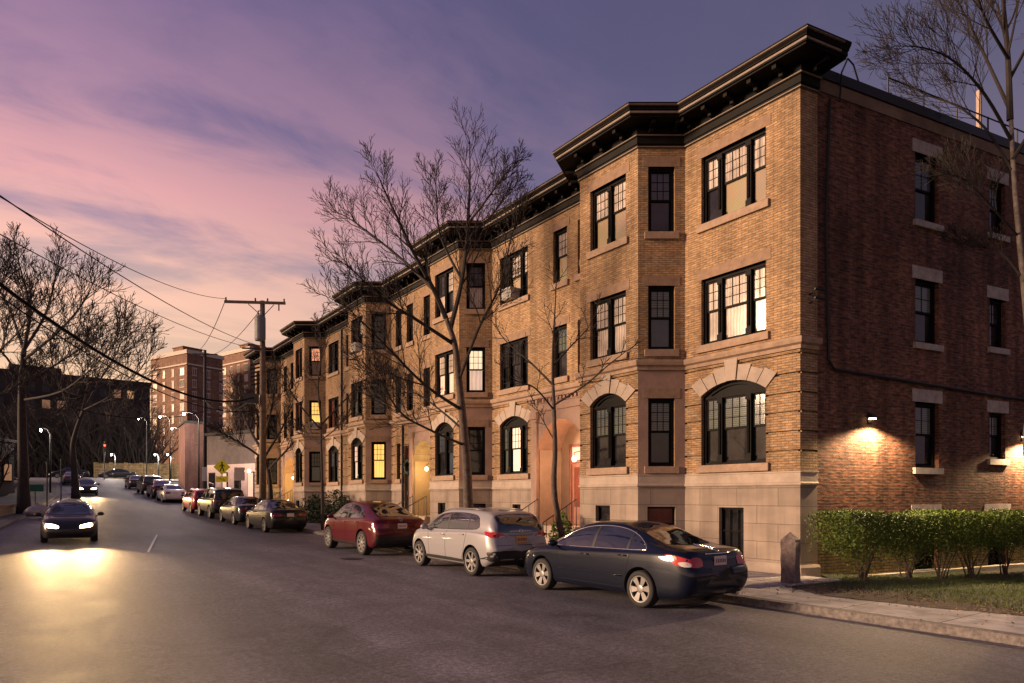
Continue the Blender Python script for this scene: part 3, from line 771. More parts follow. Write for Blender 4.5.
# ---- entrances
lamp_glow = emis('lamp_glass', (1, .62, .32), 9)
M_recess = simple('portal_plaster', (.30, .225, .175), .7, noise=.15, nscale=3)
def entrance(yc, zf, lit, doorcol, steps_n, hw_=1.2, lcol=(1, .52, .26)):
    # recess box
    b = MB(); x0, x1 = .0, 1.06; a, c = yc-hw_, yc+hw_
    b.quad((.03, a-.0, zf), (.03, c, zf), (x1, c, zf), (x1, a, zf))
    b.build('porch_floor', M_smooth, bld)
    # back wall in warm plaster, with a timber door frame, two door leaves and a fan light
    w_ = MB(); w_.box(x1-.02, x1+.12, a, yc-.72, zf, 4.60); w_.box(x1-.02, x1+.12, yc+.72, c, zf, 4.60); w_.box(x1-.02, x1+.12, yc-.72, yc+.72, 3.75, 4.60)
    w_.build('porch_back', M_recess, bld)
    for ya, yb2 in ((c-.03, c-.004), (a+.004, a+.03)):
        liner = MB(); liner.box(.05, x1-.03, ya, yb2, zf+.004, 3.55); liner.build('porch_lining', M_recess, bld)
    f = MB()
    f.box(x1-.05, x1+.05, yc-.72, yc-.62, zf, 3.75); f.box(x1-.05, x1+.05, yc+.62, yc+.72, zf, 3.75); f.box(x1-.05, x1+.05, yc-.62, yc+.62, 3.65, 3.75); f.box(x1-.05, x1+.05, yc-.62, yc+.62, zf+2.15, zf+2.25)
    fo = f.build('door_frame', doorcol, bld)
    g = MB(); g.box(x1+.0, x1+.02, yc-.62, yc+.62, zf+2.25, 3.65); g.build('fanlight', G['p'] if lit else G['d'], fo)
    for s in (-1, 1):
        y0, y1 = (yc-.615, yc-.006) if s < 0 else (yc+.006, yc+.615)
        d = MB(); d.box(x1-.01, x1+.03, y0, y0+.12, zf+.01, zf+2.14); d.box(x1-.01, x1+.03, y1-.12, y1, zf+.01, zf+2.14)
        d.box(x1-.01, x1+.03, y0+.12, y1-.12, zf+.01, zf+.62); d.box(x1-.01, x1+.03, y0+.12, y1-.12, zf+2.0, zf+2.14)
        do = d.build('door', doorcol, bld)
        gl = MB(); gl.box(x1+.005, x1+.015, y0+.12, y1-.12, zf+.62, zf+2.0); gl.build('pane', G['r'] if lit else G['d'], do)
        h = MB(); yy = yc - .1*(-s); h.tube([(x1-.05, yc+s*.07, zf+.95), (x1-.05, yc+s*.07, zf+1.15)], .015, 6); h.build('handle', M_bronze, do)
    # stone portal: pilasters, hood with dentils, keystone
    p = MB()
    for s in (-1, 1):
        q = yc+s*(hw_+.16)
        p.box(-.07, .0, q-.15, q+.15, .32, 4.85); p.box(-.10, .0, q-.18, q+.18, .30, .62); p.box(-.12, 0, q-.19, q+.19, 4.62, 4.86)
    p.box(-.055, -.002, yc-hw_-.35, yc+hw_+.35, 4.862, 5.12); p.box(-.10, -.002, yc-hw_-.4, yc+hw_+.4, 5.122, 5.16)
    for i in range(17):
        q = lerp(yc-hw_-.3, yc+hw_+.3, i/16); p.box(-.15, -.06, q-.05, q+.05, 5.162, 5.27)
    p.box(-.055, -.002, yc-hw_-.4, yc+hw_+.4, 5.162, 5.335)
    p.box(-.22, -.002, yc-hw_-.48, yc+hw_+.48, 5.274, 5.343)
    p.build('portal', M_rosestone, bld)
    # steps down to the pavement with cheek walls and iron handrails
    st = MB(); gz = zroad(yc)+.125; n = steps_n; rise = (zf-gz)/n
    for i in range(n):
        st.box(-.02-.30*(n-i), -.02-.30*(n-i-1)-.001 if i < n-1 else .04, yc-hw_+.05, yc+hw_-.05, gz-.2, gz+rise*(i+1))
    for s in (-1, 1):
        q = yc+s*(hw_+.1); st.box(-.30*n-.1, -.12, q-.14, q+.14, gz-.2, gz+.42); st.box(-.30*n-.13, -.11, q-.17, q+.17, gz+.422, gz+.50)
    st.build('front_steps', M_smooth, bld)
    for s in (-1, 1):
        h = MB(); q = yc+s*(hw_-.2); top = zf+.9; bot = gz+.95
        h.tube([(-.3*n, q, gz+.1), (-.3*n, q, bot), (-.15, q, top), (-.15, q, zf-.1)], .02, 6)
        for i in range(5):
            x = lerp(-.3*n, -.15, (i+.5)/5); zz = lerp(bot, top, (i+.5)/5); h.tube([(x, q, zz-.85), (x, q, zz)], .011, 5)
        h.build('handrail', M_metal, bld)
    if lit:
        lx, ly, lz = -.02, yc-hw_+.45, 3.15
        l = MB(); l.box(lx+.04, lx+.14, ly-.47, ly-.42, lz-.12, lz+.24); l.tube([(lx+.08, ly-.43, lz+.16), (lx+.02, ly-.2, lz+.24), (lx, ly, lz+.2), (lx, ly, lz+.09)], .015, 6); lo_ = l.build('wall_lamp', M_bronze, bld)
        gb = MB(); gb.lathe([(.0, -.09), (.05, -.08), (.075, -.02), (.07, .05), (.03, .09), (0, .095)], 12, Matrix.Translation((lx, ly, lz))); gb.build('globe', lamp_glow, lo_, smooth=True)
        L_ = bpy.data.lights.new('porch_light', 'POINT'); L_.energy = lit; L_.color = lcol; L_.shadow_soft_size = .07
        lo2 = bpy.data.objects.new('porch_light', L_); COL.objects.link(lo2); lo2.location = (lx+.06, ly+.12, lz-.02)
entrance(8.67, .95, 150, M_wood, 5)
M_bdoor = simple('brown_door_wood', (.045, .022, .016), .4, coat=.2)
entrance(18.35, 1.05, 120, M_bdoor, 5, .86, (1, .62, .20))
f = MB(); f.box(-.36, -.30, .10, .2, 0, 3.25); f.box(.30, .36, .10, .2, 0, 3.25); f.box(-.30, .30, .10, .2, 3.17, 3.25); f.box(-.30, .30, .10, .2, 2.2, 2.3)
fo_ = f.build('door_frame', M_bdoor, bld); fo_.location = (0, 19.79, 1.05); fo_.rotation_euler = (0, 0, -PI/2)
g_ = MB(); g_.box(-.30, .30, .14, .16, 2.3, 3.17); g_.build('fanlight', G['r'], fo_)
d_ = MB(); d_.box(-.295, .295, .13, .17, .01, 2.19); d_.box(-.2, .2, .115, .131, .2, .9); d_.box(-.2, .2, .115, .131, 1.05, 2.0)
do_ = d_.build('door', M_bdoor, bld); do_.location = (0, 19.79, 1.05); do_.rotation_euler = (0, 0, -PI/2)
h_ = MB(); h_.tube([(-.24, .09, .95), (-.24, .09, 1.12)], .015, 6); h_.build('handle', M_bronze, do_)
entrance(37.3, 1.45, 220, M_wood, 4, 1.2, (1, .62, .20))

# ---- lamps on the side wall
def wall_lamp(Lm, z, power):
    ang = math.atan2(SDIR.y, SDIR.x); M = Matrix.Translation(side_pt(Lm, -.05, z)) @ Matrix.Rotation(ang, 4, 'Z')
    b = MB(); b.box(-.07, .07, -.03, .0, -.13, .12, M)
    b.add([M @ Vector(p) for p in ((-.09, -.02, .10), (.09, -.02, .10), (.09, -.14, .04), (-.09, -.14, .04), (-.09, -.02, -.02), (.09, -.02, -.02), (.09, -.16, -.02), (-.09, -.16, -.02))],
          [(0,1,2,3), (0,3,7,4), (1,5,6,2), (3,2,6,7), (0,4,5,1)])
    o = b.build('wall_lamp', M_metal, bld)
    g = MB(); g.box(-.07, .07, -.14, -.035, -.05, -.024, M); g.build('lens', emis('sodium_lens', (1, .74, .38), 14), o)
    L_ = bpy.data.lights.new('side_wall_light', 'SPOT'); L_.energy = power; L_.color = (1, .66, .34); L_.spot_size = math.radians(160); L_.spot_blend = .35; L_.shadow_soft_size = .05
    lo_ = bpy.data.objects.new('side_wall_light', L_); COL.objects.link(lo_); lo_.location = side_pt(Lm, .26, z-.12)
    dirv = Vector((SNOR.x*.25, SNOR.y*.25, -1)); lo_.rotation_euler = dirv.to_track_quat('-Z', 'Y').to_euler()
wall_lamp(2.42, 3.88, 950); wall_lamp(8.94, 3.68, 950)
# ---- conduit down the pier corner and along the side, hanging roof cable
c = MB(); c.tube([side_pt(.95, .02, 11.3), side_pt(.80, .03, 8.5), side_pt(.86, .02, 6.6), side_pt(.90, .02, 5.15), side_pt(1.1, .02, 4.95), side_pt(4.0, .03, 4.85), side_pt(8.0, .02, 4.72), side_pt(14, .02, 4.7)], .035, 6)
c.tube([side_pt(1.25, .05, 11.3), side_pt(1.3, .06, 12.0), side_pt(1.55, .03, 12.42), side_pt(1.85, -.05, 12.40), side_pt(2.2, -.15, 12.05)], .022, 6)
c.build('cable_conduit', M_metal, bld)
sp_ = MB()
for z in (6.62, 6.42):
    sp_ = MB(); sp_.tube([side_pt(.30, .0, z), side_pt(.30, .30, z+.03)], .02, 6); sp_.tube([side_pt(.12, .30, z+.03), side_pt(.48, .30, z+.03)], .025, 6); sp_.build('service_bracket', M_metal, bld)
rl = MB()
for i, Lm in enumerate((3.75, 5.2, 6.65, 8.1, 9.55, 11.0)):
    rl.tube([side_pt(Lm, -.5, 11.6), side_pt(Lm, -.5, 12.86)], .024, 6)
for z in (12.84, 12.42): rl.tube([side_pt(3.75, -.5, z), side_pt(11.0, -.5, z)], .02, 6)
rl.build('roof_railing', M_metal, bld)
vp = MB(); vp.tube([side_pt(7.85, -.6, 11.6), side_pt(7.85, -.6, 13.6)], .075, 10); vp.build('vent_pipe', simple('galvanised', (.40, .29, .23), .6, metal=0, noise=.2), bld)
# drain pipe on the fourth flat stretch
dp = MB(); dp.tube([(-.06, 27.9, .8), (-.06, 27.9, 11.3)], .05, 8); dp.tube([(-.06, 20.25, 1.0), (-.06, 20.25, 5.3)], .05, 8); dp.build('drain_pipe', M_metal, bld)

# ---- window air conditioners (things of their own: they sit in the windows)
M_acw = simple('ac_white', (.55, .53, .5), .5, noise=.08); M_grille = simple('ac_grille', (.16, .16, .16), .6)
ac0 = None
for (x, y, z, lab) in ac_spots:
    if x is None:
        ang = math.atan2(-DU, PB) ; px_, py_ = -PB/2, y+DU/2
        nrm = Vector((-DU, -PB)).normalized(); px_ += nrm.x*.06; py_ += nrm.y*.06
    else: ang = -PI/2; px_, py_ = x+.06, y
    if ac0 is None:
        e = empty('air_conditioner', (px_, py_, z), ang)
        b = MB(); b.box(-.27, .27, -.26, .22, 0, .40); b.build('casing', M_acw, e)
        b = MB()
        for q in range(8): b.box(-.23, .23, -.275, -.262, .05+q*.042, .05+q*.042+.022)
        b.build('grille', M_grille, e); ac0 = e
    else:
        e = copy_tree(ac0); e.location = (px_, py_, z); e.rotation_euler = (0, 0, ang)
    tag(e, lab, 'air conditioner', 'window air conditioners')
# ================================================================ CARS  (local: +Y forward, +X right, z up)
M_tyre = simple('tyre_rubber', (.014, .013, .013), .8, bump=.2, bscale=60)
M_alloy = simple('alloy_rim', (.20, .19, .185), .42, metal=.5)
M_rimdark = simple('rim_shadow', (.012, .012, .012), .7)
M_carglass = simple('car_glass', (.012, .013, .015), .02, spec=1.0, coat=1.0)
M_chrome = simple('chrome', (.75, .73, .72), .12, metal=1)
M_plastic = simple('black_plastic', (.014, .014, .015), .55)
M_red_l = simple('red_lens', (.42, .016, .012), .12, coat=1)
M_red_d = simple('dark_red_lens', (.16, .012, .012), .12, coat=1)
M_clear = simple('clear_lens', (.55, .50, .47), .1, coat=1)
M_amber = simple('amber_lens', (.55, .20, .08), .12, coat=1)
M_gap = simple('panel_gap', (.004, .004, .004), .9)
M_under = simple('car_underside', (.008, .008, .008), .9)
M_plate_w = simple('white_plate', (.55, .50, .48), .5, noise=.2, nscale=30)
M_plate_o = simple('orange_plate', (.62, .30, .04), .5, noise=.2, nscale=30)
M_plate_mark = simple('plate_ink', (.25, .06, .06), .6)
def paint(name, col, metal=.25, rough=.3):
    m = simple(name, col, rough+.08, metal=metal*.3, coat=.6, spec=.15)
    return m

def catmull(P, sub):
    out = []
    n = len(P)
    for i in range(n-1):
        p0 = P[max(i-1, 0)]; p1 = P[i]; p2 = P[i+1]; p3 = P[min(i+2, n-1)]
        for k in range(sub):
            t = k/sub
            out.append(tuple(.5*((2*p1[j]) + (-p0[j]+p2[j])*t + (2*p0[j]-5*p1[j]+4*p2[j]-p3[j])*t*t + (-p0[j]+3*p1[j]-3*p2[j]+p3[j])*t**3) for j in range(len(p1))))
    out.append(tuple(P[-1]))
    return out

SEDAN = dict(
    zt=[(-2.41,.90),(-2.36,1.00),(-2.2,1.055),(-1.85,1.09),(-1.6,1.16),(-1.0,1.375),(-.45,1.465),(.05,1.465),(.5,1.39),(1.2,1.05),(1.35,.99),(1.9,.90),(2.2,.80),(2.36,.67),(2.41,.58)],
    zs=[(-2.41,.84),(-2.3,.95),(-2.0,1.0),(-1.2,.985),(0,.935),(1.2,.89),(1.8,.82),(2.2,.70),(2.41,.54)],
    hw=[(-2.41,.70),(-2.34,.78),(-2.15,.835),(-1.6,.885),(-.6,.895),(.6,.895),(1.5,.885),(1.95,.83),(2.22,.72),(2.36,.58),(2.41,.45)],
    hr=[(-2.41,.55),(-2.2,.68),(-1.75,.70),(-1.2,.60),(-.5,.56),(.2,.56),(.7,.60),(1.3,.72),(1.9,.66),(2.25,.5),(2.41,.35)],
    zb=[(-2.41,.36),(-2.3,.25),(-2.0,.20),(2.0,.19),(2.3,.22),(2.41,.34)],
    rear=[(.2,.10),(.35,.02),(.55,-.02),(.70,-.01),(.80,.05),(.95,.06),(1.05,.0)], front=[(.2,-.08),(.4,.02),(.6,.0),(.75,-.06)],
    wb=(-1.36,1.42), wr=.325, tw=.215, hwheel=.90,
    dlo=[(1.12,.955),(.95,1.07),(.62,1.245),(.25,1.345),(-.2,1.385),(-.65,1.365),(-1.02,1.28),(-1.33,1.135),(-1.45,1.045),(-1.36,1.005),(-.6,.985),(.3,.965)],
    posts=[(-.12,-.05),(-1.03,-.98)],
    ws=[(-.60,.62),(-.52,.36),(0,.28),(.52,.36),(.60,.62),(.70,1.16),(.4,1.27),(0,1.31),(-.4,1.27),(-.70,1.16)],
    rw=[(-.58,-1.70),(-.50,-1.02),(-.25,-.92),(.25,-.92),(.50,-1.02),(.58,-1.70),(.3,-1.78),(-.3,-1.78)], rw_mode='top',
)
SUV = dict(
    zt=[(-2.16,.98),(-2.12,1.14),(-2.02,1.33),(-1.85,1.51),(-1.6,1.565),(-1.0,1.605),(-.2,1.61),(.3,1.57),(.6,1.49),(1.1,1.22),(1.32,1.10),(1.7,1.03),(2.0,.95),(2.13,.80),(2.18,.68)],
    zs=[(-2.16,.93),(-2.05,1.04),(-1.2,1.075),(0,1.03),(1.0,.99),(1.6,.93),(2.0,.82),(2.18,.62)],
    hw=[(-2.16,.74),(-2.1,.80),(-1.9,.865),(-1.3,.895),(0,.89),(1.2,.89),(1.7,.85),(2.0,.74),(2.13,.60),(2.18,.46)],
    hr=[(-2.16,.64),(-2.0,.66),(-1.7,.64),(-1.0,.63),(0,.63),(.6,.65),(1.3,.74),(1.8,.70),(2.05,.55),(2.18,.36)],
    zb=[(-2.16,.42),(-2.05,.32),(-1.8,.25),(1.7,.24),(2.05,.28),(2.18,.40)],
    rear=[(.3,.10),(.45,.0),(.65,-.05),(.80,.0),(.95,.03),(1.1,.0),(1.5,.0)], front=[(.3,-.06),(.5,.02),(.7,.0),(.9,-.06)],
    wb=(-1.30,1.37), wr=.345, tw=.225, hwheel=.90,
    dlo=[(1.08,1.05),(.85,1.20),(.52,1.40),(.15,1.475),(-.4,1.50),(-.95,1.485),(-1.35,1.43),(-1.50,1.28),(-1.45,1.135),(-.6,1.095),(.3,1.07)],
    posts=[(-.10,-.02),(-1.06,-1.00)],
    ws=[(-.64,.55),(-.55,.33),(0,.26),(.55,.33),(.64,.55),(.74,1.10),(.4,1.22),(0,1.26),(-.4,1.22),(-.74,1.10)],
    rw=[(-.66,1.08),(-.60,1.28),(-.52,1.47),(.52,1.47),(.60,1.28),(.66,1.08),(.3,1.06),(-.3,1.06)], rw_mode='back',
)
COUPE = dict(
    zt=[(-2.42,1.02),(-2.36,1.12),(-2.2,1.19),(-1.9,1.27),(-1.2,1.52),(-.6,1.64),(-.1,1.68),(.4,1.64),(.75,1.53),(1.25,1.26),(1.45,1.17),(2.0,1.08),(2.28,.96),(2.40,.80),(2.44,.70)],
    zs=[(-2.42,.96),(-2.25,1.10),(-1.6,1.14),(-.6,1.12),(.5,1.07),(1.4,1.02),(2.0,.94),(2.3,.82),(2.44,.66)],
    hw=[(-2.42,.80),(-2.34,.87),(-2.1,.93),(-1.4,.975),(-.3,.95),(.8,.955),(1.5,.965),(2.0,.90),(2.28,.76),(2.40,.62),(2.44,.5)],
    hr=[(-2.42,.68),(-2.2,.72),(-1.7,.70),(-1.0,.64),(-.2,.63),(.5,.67),(1.4,.80),(2.0,.74),(2.3,.56),(2.44,.4)],
    zb=[(-2.42,.46),(-2.3,.34),(-2.0,.26),(2.0,.25),(2.3,.30),(2.44,.42)],
    rear=[(.3,.12),(.5,.0),(.7,-.03),(.9,.03),(1.05,.05),(1.2,.0)], front=[(.3,-.06),(.5,.02),(.7,.0),(.9,-.06)],
    wb=(-1.44,1.49), wr=.385, tw=.27, hwheel=.97,
    dlo=[(1.15,1.12),(.9,1.29),(.6,1.47),(.2,1.555),(-.2,1.575),(-.6,1.545),(-1.0,1.45),(-1.4,1.28),(-1.5,1.19),(-1.35,1.165),(-.6,1.145),(.3,1.12)],
    posts=[(-.15,-.06)],
    ws=[(-.66,.70),(-.58,.46),(0,.38),(.58,.46),(.66,.70),(.78,1.25),(.4,1.37),(0,1.41),(-.4,1.37),(-.78,1.25)],
    rw=[(-.60,-1.95),(-.54,-1.15),(-.3,-.95),(.3,-.95),(.54,-1.15),(.60,-1.95),(.3,-2.02),(-.3,-2.02)], rw_mode='top',
)
PICK = dict(
    zt=[(-2.5,1.16),(-2.45,1.30),(-2.38,1.60),(-2.25,1.76),(-1.6,1.82),(-.5,1.85),(.2,1.82),(.5,1.74),(1.0,1.42),(1.2,1.28),(2.0,1.20),(2.3,1.12),(2.44,.95),(2.48,.8)],
    zs=[(-2.5,1.1),(-2.4,1.18),(-1.0,1.16),(.5,1.13),(1.3,1.10),(2.1,1.03),(2.4,.9),(2.48,.7)],
    hw=[(-2.5,.86),(-2.4,.93),(-2.0,.975),(0,.98),(1.5,.97),(2.1,.92),(2.35,.8),(2.48,.62)],
    hr=[(-2.5,.76),(-2.3,.76),(-1.0,.74),(.2,.73),(1.1,.82),(2.1,.78),(2.48,.5)],
    zb=[(-2.5,.48),(-2.3,.36),(2.2,.34),(2.48,.45)],
    rear=[(.3,.1),(.5,-.04),(.7,-.04),(.85,.02),(1.1,.02)], front=[(.3,-.05),(.6,.02),(.9,-.04)],
    wb=(-1.48,1.45), wr=.39, tw=.26, hwheel=.98,
    dlo=[(1.02,1.19),(.7,1.42),(.35,1.64),(0,1.72),(-1.0,1.73),(-2.0,1.70),(-2.18,1.55),(-2.2,1.24),(-.6,1.21)],
    posts=[(-.15,-.03),(-1.3,-1.2)],
    ws=[(-.74,.50),(-.6,.32),(0,.25),(.6,.32),(.74,.50),(.80,1.0),(.4,1.1),(0,1.12),(-.4,1.1),(-.80,1.0)],
    rw=[(-.76,1.22),(-.72,1.45),(-.62,1.68),(.62,1.68),(.72,1.45),(.76,1.22),(0,1.2)], rw_mode='back',
)

def wheel_mesh(spec, spokes, alloy):
    r, tw = spec['wr'], spec['tw']; rr = r*.70
    MY = Matrix.Rotation(PI/2, 4, 'Y')            # axle along x
    t = MB(); h = tw/2
    t.lathe([(rr*.96, -h*.85), (rr*1.04, -h), (r*.93, -h), (r*.985, -h*.8), (r, -h*.45), (r, h*.45), (r*.985, h*.8), (r*.93, h), (rr*1.04, h), (rr*.96, h*.85)], 32, MY)
    rim = MB()
    rim.m = 0
    rim.lathe([(rr*.98, h*.80), (rr*1.03, h*.98), (rr*.95, h*.96), (rr*.90, h*.72), (rr*.90, -h*.6)], 32, MY)
    for k in range(spokes):
        a = 2*PI*k/spokes
        for da in ((-.13, .13) if spokes <= 6 else (0,)):
            w0, w1 = (.020, .030) if spokes <= 6 else (.026, .030)
            vs = []
            for (rad, w, off) in ((.05, w0*1.4, 0), (rr*.93, w1, da)):
                c = Vector((0, math.cos(a+off), math.sin(a+off))); s_ = Vector((0, -math.sin(a+off), math.cos(a+off)))
                for q in (-1, 1):
                    for x in (h*.60, h*.88 - (0 if rad > .1 else .01)):
                        vs.append(c*rad + s_*w*q + Vector((x, 0, 0)))
            rim.add(vs, [(0,1,3,2), (4,6,7,5), (0,4,5,1), (2,3,7,6), (1,5,7,3), (0,2,6,4)])
    rim.lathe([(0, h*.93), (.035, h*.92), (.07, h*.86), (.075, h*.6)], 16, MY)
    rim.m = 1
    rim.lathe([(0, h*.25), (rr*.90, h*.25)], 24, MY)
    return t, rim

def car(label, kind_label, spec, mat, cat='car', group=None, spokes=6, lo=False, plate='w', taillight='wrap', chrome=True, roofbar=False, lowerclad=False, lights_on=False, lightmat=None):
    e = empty('parked_car' if not lights_on else 'oncoming_car', (0, 0, 0), 0, label, cat, group)
    NS = 44 if lo else 84
    ys0, ys1 = spec['zt'][0][0], spec['zt'][-1][0]
    ST = [lerp(ys0, ys1, .5-.5*math.cos(PI*i/(NS-1)) if True else i/(NS-1)) for i in range(NS)]
    ST = [lerp(lerp(ys0, ys1, i/(NS-1)), ST[i], .55) for i in range(NS)]
    b = MB(); ringn = None
    for si, y in enumerate(ST):
        hw = smooth_interp(spec['hw'], y); zs = smooth_interp(spec['zs'], y); zt = smooth_interp(spec['zt'], y); hr = min(smooth_interp(spec['hr'], y), hw*.95); zb = smooth_interp(spec['zb'], y)
        zt = max(zt, zs+.015); gh = zt-zs; k = min(1, gh/.25)
        P = [(0, zb), (hw*.78, zb), (hw*.92, zb+.03), (hw*.975, zb+.13), (hw*.995, zb+(zs-zb)*.42), (hw*1.0, zb+(zs-zb)*.62), (hw*.985, zs-.09), (hw*.965, zs-.028), (lerp(hw*.95, hw*.92, k), zs+.012*k),
             (lerp(hw*.93, hr, .5)+.018*k, lerp(zs, zt, .5)), (hr+.01*k, zt-.075*k-.006), (hr*.90, zt-.028*k-.003), (hr*.55, zt-.008*k-.001), (0, zt)]
        R = catmull(P, 1 if lo else 2)
        ringn = len(R)
        rearw = max(0, min(1, 1-(y-ys0)/.55)); rearw = rearw*rearw*(3-2*rearw); frw = max(0, min(1, 1-(ys1-y)/.55)); frw = frw*frw*(3-2*frw)
        full = [(x, z) for x, z in R] + [(-x, z) for x, z in R[-2:0:-1]]
        for x, z in full:
            yy = y + rearw*smooth_interp(spec['rear'], z) - frw*(-smooth_interp(spec['front'], z))
            b.v.append((x, yy, z))
    m = 2*(ringn-1)
    for i in range(NS-1):
        for k in range(m):
            k2 = (k+1) % m
            b.f.append((i*m+k, i*m+k2, (i+1)*m+k2, (i+1)*m+k)); b.mi.append(0)
    # rounded end caps
    for (idx, sgn) in ((0, -1), (NS-1, 1)):
        prev = [idx*m+k for k in range(m)]
        ring0 = [Vector(b.v[q]) for q in prev]; cz = sum(v.z for v in ring0)/m; cy = sum(v.y for v in ring0)/m
        for s_, dy in ((.93, .012), (.75, .022), (.4, .028)):
            cur = []
            for v in ring0:
                cur.append(len(b.v)); b.v.append((v.x*s_, v.y + sgn*dy, cz+(v.z-cz)*s_))
            for k in range(m):
                k2 = (k+1) % m
                b.f.append((prev[k], prev[k2], cur[k2], cur[k])); b.mi.append(0)
            prev = cur
        b.f.append(tuple(prev)); b.mi.append(0)
    body = b.build('body', [mat, M_under], e, smooth=True)
    bm = bmesh.new(); bm.from_mesh(body.data); bvh = BVHTree.FromBMesh(bm); bm.free()
    def hit(o, d):
        r = bvh.ray_cast(Vector(o), Vector(d)); return (r[0], r[1]) if r[0] is not None else (None, None)
    def side_p(y, z, s, off):
        h, n = hit((2.5*s, y, z), (-s, 0, 0))
        if h is None: return Vector((.8*s, y, z))
        return h + n*off if n.x*s > 0 else h - n*off
    def top_p(x, y, off):
        h, n = hit((x, y, 4), (0, 0, -1))
        if h is None: return Vector((x, y, 1))
        return h + (n if n.z > 0 else -n)*off
    def back_p(x, z, off, sgn=-1):
        h, n = hit((x, 6*sgn, z), (0, -sgn, 0))
        if h is None: return Vector((x, ys0 if sgn < 0 else ys1, z))
        return h + (n if n.y*sgn > 0 else -n)*off
    def patch(name, poly, fn, mt, parent, off=.004, cuts=2, thick=.004, smooth_poly=True):
        if smooth_poly: poly = [p for p in catmull(list(poly)+[poly[0]], 3)][:-1]
        bm = bmesh.new()
        vs = [bm.verts.new((u, v, 0)) for u, v in poly]
        f = bm.faces.new(vs)
        bmesh.ops.triangulate(bm, faces=[f])
        for _ in range(cuts):
            es = [ed for ed in bm.edges if ed.calc_length() > .09]
            if es: bmesh.ops.subdivide_edges(bm, edges=es, cuts=1); bmesh.ops.triangulate(bm, faces=bm.faces[:])
        bmesh.ops.beautify_fill(bm, faces=bm.faces[:], edges=bm.edges[:])
        for v in bm.verts: v.co = fn(v.co.x, v.co.y, off)
        me = bpy.data.meshes.new(name); bm.to_mesh(me); bm.free()
        me.materials.append(mt); me.polygons.foreach_set('use_smooth', [True]*len(me.polygons))
        o = bpy.data.objects.new(name, me); COL.objects.link(o); o.parent = parent
        return o
    def strip(name, pts, w, mt, parent, fn, off=.002, closed=False):
        bb = MB(); P = [fn(u, v, off) for u, v in pts]
        if closed: P.append(P[0]); P.append(P[1])
        bb.tube(P, w, 6)
        return bb.build(name, mt, parent, smooth=True, uv=False)
    # cut the wheel arches
    cut = MB(); AR = spec['wr']+.055
    for wy in spec['wb']:
        for s in (-1, 1):
            M = Matrix.Translation((s*(spec['hw'][4][1]*.58), wy, spec['wr']+.01)) @ Matrix.Rotation(PI/2, 4, 'Y')
            n = 36; base = len(cut.v)
            for zz in (-.36*1, .62): 
                for k in range(n):
                    a = 2*PI*k/n; cut.v.append(tuple(M @ Vector((AR*math.cos(a), AR*math.sin(a), zz*s))))
            for k in range(n):
                k2 = (k+1) % n; cut.f.append((base+k, base+k2, base+n+k2, base+n+k)); cut.mi.append(0)
            cut.f.append(tuple(base+k for k in range(n))[::-1]); cut.f.append(tuple(base+n+k for k in range(n))); cut.mi += [0, 0]
    co = cut.build('arch_cutter', [mat, M_under]); 
    for p in co.data.polygons: p.material_index = 1
    mod = body.modifiers.new('arches', 'BOOLEAN'); mod.operation = 'DIFFERENCE'; mod.object = co; mod.solver = 'EXACT'
    dg = bpy.context.evaluated_depsgraph_get(); dg.update()
    nm = bpy.data.meshes.new_from_object(body.evaluated_get(dg))
    body.modifiers.clear(); old = body.data; body.data = nm; bpy.data.objects.remove(co)
    nm.set_sharp_from_angle(angle=math.radians(38))
    for p in nm.polygons:
        p.use_smooth = p.material_index == 0
        if p.material_index == 0 and p.normal.z < -.8 and p.center.z < .5: p.material_index = 1
    # glass
    g = M_carglass
    for s in (-1, 1):
        sw = patch('side_window', spec['dlo'], lambda u, v, o, s=s: side_p(u, v, s, o), g, e)
        for (a, c) in spec['posts']:
            zz = [p[1] for p in spec['dlo']]
            tops = [(u, v) for u, v in catmull(list(spec['dlo'])+[spec['dlo'][0]], 3)]
            zt_ = max(v for u, v in tops if abs(u-(a+c)/2) < .14); zb_ = min(v for u, v in tops if abs(u-(a+c)/2) < .22)
            patch('window_post', [(a, zb_), (c, zb_), (c, zt_-.01), (a, zt_-.01)], lambda u, v, o, s=s: side_p(u, v, s, o), M_plastic, sw, off=.007, cuts=3, smooth_poly=False)
        if chrome: strip('window_trim', catmull(list(spec['dlo'])+[spec['dlo'][0]], 3)[:-1], .011, M_chrome if chrome == 1 else M_plastic, sw, lambda u, v, o, s=s: side_p(u, v, s, o), closed=True)
    patch('windshield', spec['ws'], lambda u, v, o: top_p(u, v, o), g, e)
    if spec['rw_mode'] == 'top': patch('rear_window', spec['rw'], lambda u, v, o: top_p(u, v, o), g, e)
    else: patch('rear_window', spec['rw'], lambda u, v, o: back_p(u, v, o), g, e)
    # door lines, sill moulding and handles
    w0, w1 = spec['wb']; r_ = spec['wr']
    zsill = smooth_interp(spec['zb'], 0)+.12
